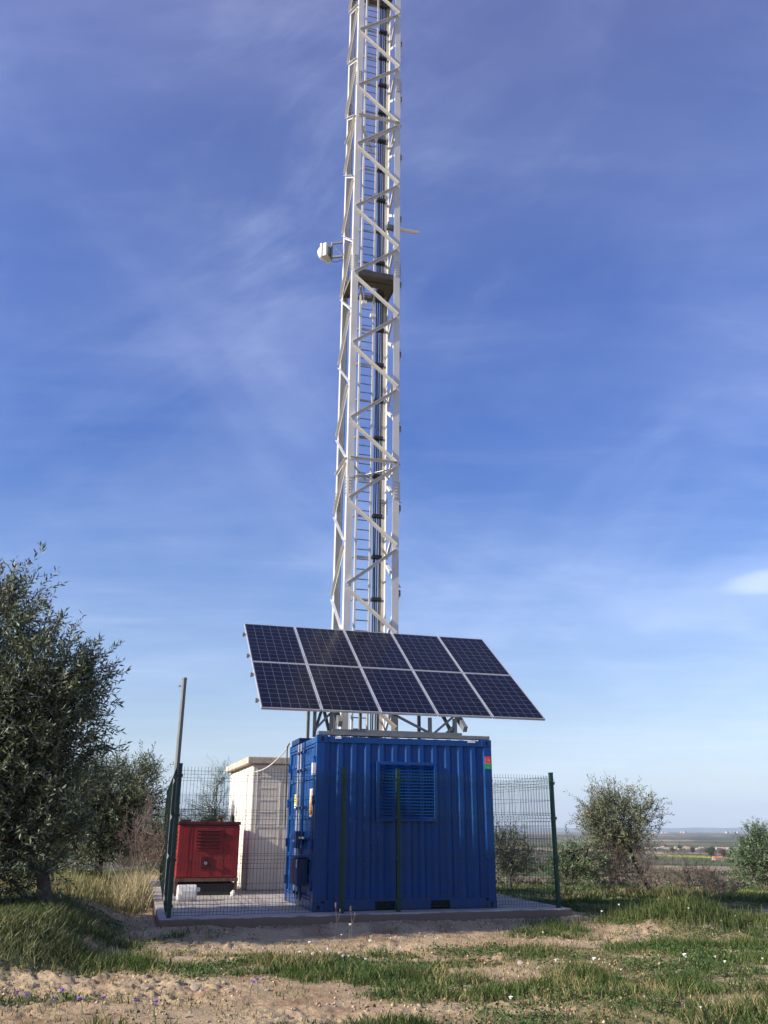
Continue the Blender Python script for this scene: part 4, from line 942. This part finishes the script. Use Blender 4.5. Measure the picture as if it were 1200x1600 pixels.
for i, (x, y, h, lab) in enumerate(((6.25, 23.8, 1.35, 'dry brown brushwood round the foot of the lone olive'), (7.35, 22.6, 1.0, 'dry brown brushwood right of the lone olive trunk'), (8.0, 22.4, .5, 'low dry brown brushwood farthest right of the lone olive'), (5.75, 24.2, 1.3, 'dry brown brushwood left under the lone olive crown'))):
    bare('dry_shrub', (x, y, gz(x, y)), h, 22, 40+i, lab, 'shrub', spread=.75, thick=.007, gen=2)

# ------------------------------------------------------------------ grass and herbs
def blades(P, H, col, rng, wd=.006, lean=.5):
    n = len(P); th = rng.uniform(0, 2*np.pi, n); ph = rng.uniform(0, 2*np.pi, n)
    wv = np.stack([np.cos(th), np.sin(th), 0*th], -1)*(wd*rng.uniform(.6, 1.4, n))[:, None]
    ld = np.stack([np.cos(ph), np.sin(ph), 0*ph], -1)*(H*lean*rng.uniform(.2, 1.1, n))[:, None]
    u_ = np.zeros((n, 3)); u_[:, 2] = H
    b0 = P - wv; b1 = P + wv; m0 = P + u_*.55 + ld*.35 - wv*.8; m1 = P + u_*.55 + ld*.35 + wv*.8; tp_ = P + u_*.95 + ld
    V = np.stack([b0, b1, m1, m0, tp_, tp_ + wv*.15], 1).reshape(-1, 3)
    k = (np.arange(n)*6)[:, None]; Fv = np.concatenate([k + np.array([0, 1, 2, 3]), k + np.array([3, 2, 5, 4])])
    return V, Fv, np.repeat(col, 6, 0)
def scatter(n, x0, x1, y0, y1, dens, rng):
    x = rng.uniform(x0, x1, n); y = rng.uniform(y0, y1, n); k = rng.uniform(0, 1, n) < dens(x, y); return x[k], y[k]
def infr(x, y, m=1.4): return np.abs(x) < (y*.46+.6)*m
rng = np.random.default_rng(77)
GV = []; GF = []; GT = []; off_ = 0
def addb(V, Fv, T):
    global off_
    GV.append(V); GF.append(Fv + off_); GT.append(T); off_ += len(V)
# main herb layer, tufted
def dmain(x, y): return herb(x, y)**1.2 * infr(x, y) * np.clip(13/np.maximum(y, 1), 0, 1)**.4 * (.35 + .9*sst(.35, .65, fbm(x*6, y*6, 2, 5)))
x, y = scatter(900000, -11, 12, 6.6, 21, dmain, rng)
n = len(x); tall = fbm(x*1.1, y*1.1, 3, 91); hh = (.03 + .085*sst(.38, .72, tall))*rng.uniform(.4, 1.3, n)*(1 + .7*bl(x, y, -4.3, 10.3, 1.4, .6) + .7*bl(x, y, 4.4, 14.6, 1.2, 1) + .25*bl(x, y, 2.2, 7.6, 1.8, .6))
g1 = np.array([.045, .088, .018]); g2 = np.array([.095, .135, .032]); g3 = np.array([.34, .29, .13]); g4 = np.array([.040, .085, .020])
q = fbm(x*.8, y*.8, 3, 44)[:, None]; u_ = rng.uniform(0, 1, (n, 1)); col = g1*(1-u_) + g2*u_; col = np.where(q > .56, col*.55 + g4*.45, col)
dryp = np.clip(.06 + .45*sst(.52, .7, fbm(x*1.3, y*1.3, 3, 66)), 0, 1)[:, None]; col = np.where(rng.uniform(0, 1, (n, 1)) < dryp, g3*rng.uniform(.6, 1.1, (n, 1)), col)
addb(*blades(np.stack([x, y, height(x, y) - .01], -1), hh, col, rng, wd=.0042, lean=.75))
# sparse sprigs on bare soil
x, y = scatter(60000, -9, 9, 6.6, 16, lambda a, b: infr(a, b)*(slab_signed(a, b) > .1)*sst(.42, .7, fbm(a*2.5, b*2.5, 3, 8)), rng)
n = len(x); u_ = rng.uniform(0, 1, (n, 1)); addb(*blades(np.stack([x, y, height(x, y) - .01], -1), rng.uniform(.02, .07, n), g1*u_ + g3*(1-u_), rng, wd=.004, lean=.9))
# farther meadow
x, y = scatter(160000, -16, 20, 20, 40, lambda a, b: (.25 + .75*sst(.35, .6, fbm(a*.7, b*.7, 3, 15)))*infr(a, b)*(slab_signed(a, b) > .2), rng)
n = len(x); u_ = rng.uniform(0, 1, (n, 1)); col = g1*(1-u_) + g2*u_; dr = (fbm(x*.5, y*.5, 3, 25) > .58)[:, None]; col = np.where(dr & (rng.uniform(0, 1, (n, 1)) < .6), g3, col)
addb(*blades(np.stack([x, y, height(x, y) - .01], -1), rng.uniform(.04, .14, n), col, rng, wd=.010))
# broad leaved low herbs (small clover-like leaves)
x, y = scatter(110000, -9, 10, 6.8, 16, lambda a, b: herb(a, b)*infr(a, b)*sst(.44, .6, fbm(a*1.7, b*1.7, 3, 33)), rng)
n = len(x); P = np.stack([x, y, height(x, y) + rng.uniform(0, .05, n)], -1); D = np.concatenate([rng.normal(size=(n, 2)), rng.uniform(.1, 1.0, (n, 1))], -1)
u_ = rng.uniform(0, 1, (n, 1)); V, Fv, T = leaves(P, D, .035, .02, np.array([.045, .10, .025])*(1-u_) + np.array([.09, .15, .05])*u_, rng); addb(V, Fv, T)
GVa = np.concatenate(GV); GFa = np.concatenate(GF)
tag(bigmesh('grass', GVa, GFa, 'grass', tint=np.concatenate(GT)), 'rough green and dry grass growing in patches on sandy soil', 'grass', kind='stuff')
# tall weeds and straw
GV = []; GF = []; GT = []; off_ = 0
def clumps(list_, per, hgt, cols, wd, lean, sp=.5):
    for (cx, cy, rx, ry, k) in list_:
        n = int(per*k); x = cx + rng.normal(size=n)*rx*sp; y = cy + rng.normal(size=n)*ry*sp
        ok = slab_signed(x, y) > .08; x, y = x[ok], y[ok]; n = len(x)
        u_ = rng.uniform(0, 1, (n, 1)); c = np.array(cols[0])*(1-u_) + np.array(cols[1])*u_
        h_ = hgt*rng.uniform(.15, 1.1, n)*(.25+1.4*fbm(x*2.2, y*2.2, 3, 4))
        addb(*blades(np.stack([x, y, height(x, y) - .02], -1), h_, c, rng, wd=wd, lean=lean))
clumps([(-4.3, 10.3, .8, .4, 1.3), (-5.0, 10.3, 1.0, .5, 1.3), (-3.6, 10.6, .6, .35, .8), (-5.4, 11.0, 1.0, .7, 1.0), (-3.2, 10.9, .5, .35, .6), (-4.2, 11.3, .6, .4, 1.1), (-4.0, 12.2, .6, .6, 1.1), (-4.6, 12.6, .8, .6, 1.2)], 1800, .17, ((.07, .11, .032), (.25, .24, .11)), .0055, .9)
clumps([(4.2, 14.6, .7, .5, .9), (4.8, 14.3, .8, .5, 1.0), (5.3, 15.2, .8, .6, .8), (3.9, 15.6, .5, .6, .5)], 1500, .22, ((.045, .08, .022), (.12, .14, .045)), .006, .4)
clumps([(-4.6, 15.2, .8, 1.0, 1.4), (-5.5, 16.0, 1.0, 1.2, 1.5), (-4.9, 17.5, 1.0, 1.5, 1.3), (-6.3, 15.2, 1.2, 1.2, 1.2)], 800, .28, ((.12, .15, .055), (.40, .33, .16)), .006, .45)
clumps([(-4.25, 16.6, .35, .5, 1.3), (-4.5, 17.6, .4, .6, 1.3), (-4.2, 15.6, .3, .4, .6), (-4.75, 18.6, .4, .6, 1)], 430, .50, ((.26, .23, .12), (.56, .47, .28)), .006, .5)
clumps([(6.6, 21.5, 1.0, .5, 1), (5.6, 21.8, .8, .5, .8), (7.8, 20.8, 1.1, .5, .5), (9.0, 21.0, 1.0, .6, .4)], 1000, .22, ((.10, .14, .04), (.26, .22, .10)), .008, .5)
tag(bigmesh('tall_weeds', np.concatenate(GV), np.concatenate(GF), 'grass', tint=np.concatenate(GT)), 'tall green and straw coloured weeds beside the slab and trees', 'weeds', kind='stuff')

# ------------------------------------------------------------------ wild flowers, stones
def flower(matp, h=.22, r=.022):
    root = empty('wildflower', (0, 0, 0))
    mb = MB(); mb.tube([(0, 0, -.02), (.01, 0, h*.5), (0, .01, h)], .0022, 4, caps=False); mb.build('stem', 'grass_stem', root)
    mb = MB()
    for k in range(7):
        a = k*2*math.pi/7; mb.box(0, r, -.006, .006, -.001, .001, mt=Matrix.Translation((0, .01, h)) @ Matrix.Rotation(a, 4, 'Z') @ Matrix.Rotation(R(-35), 4, 'Y'))
    mb.tube([(0, .01, h-.004), (0, .01, h+.008), (0, .01, h+.013)], [.010, .011, .004], 6); mb.build('flower_head', matp, root)
    return root
M['grass_stem'] = mat('flower stem', (.08, .14, .04), .7)
def copy_tree(o, parent=None):
    c = o.copy(); COL.objects.link(c)
    if parent: c.parent = parent
    for ch in o.children: copy_tree(ch, c)
    return c
rng = np.random.default_rng(5)
wf = flower('petal'); vf = flower('petal_v', .12, .018)
spots = []
places = []
for cx, cy, sx, sy, k in ((-.35, 10.6, .5, .35, 15), (1.3, 11.9, .6, .25, 7), (1.7, 9.9, .5, .25, 5), (3.3, 10.0, .8, .3, 12), (4.5, 14.3, .7, .5, 9), (-4.2, 10.4, .7, .4, 5), (4.6, 11.0, .6, .5, 4), (1.2, 7.9, .3, .2, 2), (2.6, 7.6, .4, .1, 2), (-.45, 12.6, .08, .1, 3), (3.6, 17.5, .6, .6, 5)):
    for _ in range(k):
        spots.append((cx + rng.normal()*sx, cy + rng.normal()*sy))
        places.append('on the mound beside the lone olive' if cx > 3.5 and cy > 14 else 'by the big left olive' if cx < -3 else 'close under the slab edge' if cy > 12.2 else 'in the middle grass patch before the container' if cx < .5 else 'in the shaded grass at the bottom edge' if cy < 8.5 else 'in the right-hand foreground grass')
spots = [q for k, q in enumerate(spots) if k % 3 != 1]; places = [q for k, q in enumerate(places) if k % 3 != 1]
for i, (x, y) in enumerate(spots):
    o = wf if i == 0 else copy_tree(wf)
    o.location = (x, y, hz(x, y)); o.rotation_euler = (rng.normal()*.12, rng.normal()*.12, rng.uniform(0, 6)); s_ = rng.uniform(.55, 1.1); o.scale = (s_, s_, s_)
    tag(o, 'white wild flower on a thin stem ' + places[i], 'flower', 'white wild flowers ' + places[i])
for i, (x, y) in enumerate([(-3.05, 8.3), (-2.95, 8.15), (-2.55, 7.75), (-2.35, 7.8), (-1.9, 7.7), (-2.75, 8.4), (-2.2, 7.9), (-1.75, 7.75), (-1.2, 9.0), (-1.15, 9.1)]):
    o = vf if i == 0 else copy_tree(vf)
    o.location = (x, y, hz(x, y)); o.rotation_euler = (rng.normal()*.15, rng.normal()*.15, rng.uniform(0, 6)); o.scale = (1.5, 1.5, 1)
    tag(o, 'small violet wild flower on the sandy soil', 'flower', 'violet wild flowers in the left foreground')
def seedhead(x, y, h, lab):
    root = empty('dry_seed_stalk', (x, y, hz(x, y))); tag(root, lab, 'plant')
    mb = MB(); mb.tube([(0, 0, -.03), (.01, 0, h*.5), (-.01, 0, h)], [.004, .003, .003], 4); mb.tube([(.01, 0, h*.5), (.05, 0, h*.85)], .0025, 4); mb.build('stem', 'twig', root)
    mb = MB(); mb.tube([(-.01, 0, h), (-.01, 0, h+.05), (-.01, 0, h+.07)], [.012, .016, .005], 6); mb.tube([(.05, 0, h*.85), (.05, 0, h*.85+.04)], [.009, .012], 6); mb.build('seed_head', 'twig', root)
seedhead(-.62, 12.9, .38, 'dry brown seed stalk before the container, left one'); seedhead(-.42, 12.95, .33, 'dry brown seed stalk before the container, right one')
# stones
protos = []
for k in range(5):
    bm = bmesh.new(); bmesh.ops.create_icosphere(bm, subdivisions=3, radius=1.0); sx, sy, sz = rng.uniform(.8, 1.3), rng.uniform(.7, 1.1), rng.uniform(.5, .75)
    for v in bm.verts:
        c = np.array(v.co); r_ = 1 + .30*(float(fbm(np.array([c[0]*1.3+k*9]), np.array([c[1]*1.3+c[2]*2]), 3, k)[0])-.5) + .12*(float(vnoise(np.array([c[0]*5+k]), np.array([c[1]*5+c[2]*4]), k)[0])-.5)
        c = np.sign(c)*np.abs(c)**.8; v.co = (c[0]*sx*r_, c[1]*sy*r_, c[2]*sz*r_)
    me = bpy.data.meshes.new('stone'); bm.to_mesh(me); bm.free(); me.polygons.foreach_set('use_smooth', [True]*len(me.polygons)); me.materials.append(M['stone']); protos.append(me)
big = [(-2.05, 9.2, .035), (-1.75, 9.25, .045), (-1.65, 9.05, .03), (-1.45, 9.3, .04)]
for i in range(90):
    if i < 4: x, y, r_ = big[i][:3]
    else:
        while True:
            x, y = rng.uniform(-4.5, 5), rng.uniform(7.3, 13.6)
            if abs(x) < y*.44 and slab_signed(np.array([x]), np.array([y]))[0] > .15 and herb(np.array([x]), np.array([y]))[0] < .5: break
        r_ = .010 + .028*rng.uniform(0, 1)**3
    o = bpy.data.objects.new('stone', protos[i % 5]); COL.objects.link(o); o.location = (x, y, hz(x, y) + r_*.15); o.rotation_euler = (rng.normal()*.3, rng.normal()*.3, rng.uniform(0, 6)); o.scale = (r_*rng.uniform(.8, 1.3), r_, r_*rng.uniform(.7, 1.1))
    tag(o, 'small pale stone lying on the bare sandy soil', 'stone', 'stones scattered on the sandy ground')
# crumbs of soil
n = 9000; x = rng.uniform(-5.5, 6, n*2); y = rng.uniform(7.0, 14.5, n*2); ok = (slab_signed(x, y) > .08) & infr(x, y) & (fbm(x*2, y*2, 3, 12) > .44); x, y = x[ok], y[ok]; n = len(x)
octv = np.array([[1,0,0],[-1,0,0],[0,1,0],[0,-1,0],[0,0,1],[0,0,-1.]]); octf = np.array([[0,2,4],[2,1,4],[1,3,4],[3,0,4],[2,0,5],[1,2,5],[3,1,5],[0,3,5]])
r_ = (.003 + .016*rng.uniform(0, 1, n)**4); V = octv[None]*r_[:, None, None]*rng.uniform(.6, 1.3, (n, 6, 1)); V += np.stack([x, y, height(x, y) + r_*.3], -1)[:, None]
Fv = (np.arange(n)*6)[:, None, None] + octf[None]; tt = np.repeat(soil[None]*(1-rng.uniform(0, 1, (n, 1))) + soil2[None]*rng.uniform(0, 1, (n, 1)), 6, 0)
tag(bigmesh('soil_crumbs', V.reshape(-1, 3), Fv.reshape(-1, 3), gm, tint=tt), 'loose crumbs of sandy soil on the bare ground', 'soil', kind='stuff')

# ------------------------------------------------------------------ far things on the plain
def fartree(seed, h, col=((.030,.045,.018), (.07,.085,.035))):
    rg = np.random.default_rng(seed); root = empty('far_tree', (0, 0, 0)); nb = 14
    c = unit(rg.normal(size=(nb, 3)))*np.array([.30, .30, .30])*h*rg.uniform(.3, 1, (nb, 1)) + np.array([0, 0, .6*h]); k = rg.integers(0, nb, 700)
    P = c[k] + rg.normal(size=(700, 3))*h*.085; u_ = rg.uniform(0, 1, (700, 1))
    V, Fv, T = leaves(P, rg.normal(size=(700, 3)), h*.10, h*.07, np.array(col[0])*(1-u_) + np.array(col[1])*u_, rg); bigmesh('crown', V, Fv, 'leaf_far', root, T)
    mb = MB(); mb.tube([(0, 0, -h*.1), (0, 0, h*.35), (0, 0, h*.6)], [h*.035, h*.028, h*.015], 6); mb.build('trunk', 'bark', root); return root
ft = [fartree(1, 12), fartree(2, 14, ((.03, .035, .02), (.075, .06, .04))), fartree(3, 10)]
gzf = lambda x, y: float(height(np.array([x]), np.array([y]), False)[0])
FT = [(1049, 1500, 0, .85, 'leftmost dark far tree above the left end of the yellow field'), (1080, 1400, 1, .80, 'upright dark far tree just above the yellow field'), (1104, 1350, 0, 1.0, 'broad dark far tree right of the yellow field'), (1111, 1360, 1, .9, 'brown far tree touching the broad one right of the yellow field'),
      (1108, 1090, 0, .85, 'green far tree left of the orange roofed house'), (1127, 1080, 1, .80, 'broad brown far tree right of the orange roofed house'), (1136, 1060, 2, .85, 'dark far tree second right of the orange roofed house'), (1141, 900, 2, 1.5, 'tall pointed far tree just left of the right edge tree'), (1022, 900, 2, .6, 'round far tree in the fields right of the lone olive'), (1060, 1700, 0, .9, 'far tree among the pale village houses')]
FT = [(FX(p, y), y, k, s_, lab) for p, y, k, s_, lab in FT]
for i, (x, y, k, s_, lab) in enumerate(FT):
    first = i == [f[2] for f in FT].index(k)
    o = ft[k] if first else copy_tree(ft[k]); o.location = (x, y, gzf(x, y)-.3); o.scale = (s_*(.55 if 'pointed' in lab else 1), s_*(.55 if 'pointed' in lab else 1), s_); o.rotation_euler = (0, 0, i*1.7)
    tag(o, lab, 'tree', 'far trees on the plain')
def house(name, x, y, w, d, h, roofm, lab, rot=0.0, cat='house', group=None, z=None, wallm='far_wall'):
    o = empty(name, (x, y, (gzf(x, y) if z is None else z)-.3), (0, 0, rot)); tag(o, lab, cat, group)
    mb = MB(); mb.box(-w/2, w/2, -d/2, d/2, 0, h); wl = mb.build('wall', wallm, o)
    mb = MB(); v = [(-w/2-.3, -d/2-.3, h), (w/2+.3, -d/2-.3, h), (w/2+.3, d/2+.3, h), (-w/2-.3, d/2+.3, h), (-w/2-.3, 0, h+d*.25), (w/2+.3, 0, h+d*.25)]
    mb.v = v; mb.f = [(0, 1, 5, 4), (2, 3, 4, 5), (0, 4, 3), (1, 2, 5), (3, 2, 1, 0)]; mb.m = [0]*5; mb.build('roof', roofm, o)
    for k in range(3):
        mb = MB(); a = -w*.33 + k*w*.33; mb.box(a-.5, a+.5, -d/2-.04, -d/2+.02, h*.35, h*.7); mb.build('window', 'far_dark', wl)
    return o
house('farmhouse', FX(1118, 1010), 1010, 10, 8, 2.6, 'tile', 'low house with an orange tiled roof among dark trees', .1)
ORD = ['first', 'second', 'third', 'fourth', 'fifth', 'sixth', 'seventh', 'eighth', 'ninth', 'tenth', 'eleventh', 'twelfth', 'thirteenth', 'fourteenth', 'fifteenth', 'sixteenth', 'seventeenth', 'eighteenth', 'nineteenth', 'twentieth']
vg = [(FX(p, 1830+(i*53 % 90)), 1830+(i*53 % 90), 6+(i*31 % 5), 7, 2.2+(i % 3)*.5) for i, p in enumerate((1009, 1013, 1018, 1023, 1029, 1034, 1040, 1044, 1056, 1062, 1069, 1074, 1089, 1094, 1120, 1125, 1131, 1137))]
vg.sort(key=lambda q: q[0]/q[1])
for i, (x, y, w, d, h) in enumerate(vg):
    house('village_house', x, y, w, d, h, 'tile' if i % 5 == 1 else 'far_wall', 'tiny pale village house beyond the fields, %s from the left of its row' % ORD[i], (i % 5)*.12-.2, group='pale houses in the far village row')
tb = [(FX(p, 11800+(i*53 % 300)), 11800+(i*53 % 300), 24+(i*31 % 22), 30, 14+(i*13 % 12)) for i, p in enumerate((1021, 1026, 1030, 1036, 1041, 1066, 1071, 1137, 1141, 1145, 1149, 1154))]
tb.sort(key=lambda q: q[0]/q[1])
for i, (x, y, w, d, h) in enumerate(tb):
    z = gzf(x, y)
    mb = MB(); mb.box(-w/2, w/2, -d/2, d/2, -10, h); mb.box(-w/6, w/6, -d/6, d/6, h, h+5); o = mb.build('town_block', 'far_wall', None, loc=(x, y, z), rot=(0, 0, (i % 4)*.2))
    tag(o, 'tiny white town block on the hazy horizon, %s from the left' % ORD[i], 'building', 'white blocks of the town on the horizon')
# scrub and olive groves covering the slope and plain
rg = np.random.default_rng(8); n = 15000
D_ = np.exp(rg.uniform(np.log(45), np.log(3200), n)); a = rg.uniform(R(-28), R(28), n); x = D_*np.sin(a); y = D_*np.cos(a)
dn = sst(.46, .62, fbm(x/(12+D_*.05), y/(12+D_*.10), 4, 81)); k = rg.uniform(0, 1, n) < dn*.9
k &= ~((np.abs(x-FX(1086, 1240)) < 24) & (np.abs(y-1240) < 140)); k &= ~((np.abs(x-FX(1082, 330)) < 9) & (np.abs(y-330) < 20)); k &= rg.uniform(0, 1, n) < np.where(D_ > 300, .6, .9)
x, y, D_ = x[k], y[k], D_[k]; n = len(x); s_ = np.clip(D_*.007, .5, 6)*rg.uniform(.5, 1.3, n); z = height(x, y, False)
kk = 16; P = np.repeat(np.stack([x, y, z], -1), kk, 0); ss = np.repeat(s_, kk)[:, None]; dd = unit(rg.normal(size=(n*kk, 3))); dd[:, 2] = np.abs(dd[:, 2])
P = P + dd*ss*np.array([.55, .55, .5])*rg.uniform(.3, 1, (n*kk, 1))
pc = np.array([[.040,.060,.022], [.075,.080,.035], [.09,.065,.045], [.055,.085,.03]])[rg.integers(0, 4, n)]; pc = np.repeat(pc, kk, 0)*rg.uniform(.7, 1.4, (n*kk, 1))
V, Fv, T = leaves(P, rg.normal(size=(n*kk, 3)), 1, .6, pc, rg); 
V = (V.reshape(-1, 4, 3) - P[:, None])*ss[:, None]*.42 + P[:, None]
tag(bigmesh('scrub', V.reshape(-1, 3), Fv, 'leaf_far', tint=T), 'scattered scrub and groves covering the slope and far plain', 'scrub', kind='stuff')

# ------------------------------------------------------------------ haze over the whole plain
hb = MB(); hb.box(-41500, 41500, -41500, 41500, -75, 1100)
hm = bpy.data.materials.new('haze'); hm.use_nodes = True; t = hm.node_tree; t.nodes.remove(t.nodes['Principled BSDF'])
pv = nd(t, 'ShaderNodeVolumePrincipled'); pv.inputs['Color'].default_value = (.62, .76, .95, 1); pv.inputs['Density'].default_value = 4.0e-5; pv.inputs['Anisotropy'].default_value = 0.0
t.links.new(pv.outputs[0], t.nodes['Material Output'].inputs['Volume'])
tag(hb.build('haze', hm), 'pale blue haze in the air over the plain', 'haze', kind='stuff')
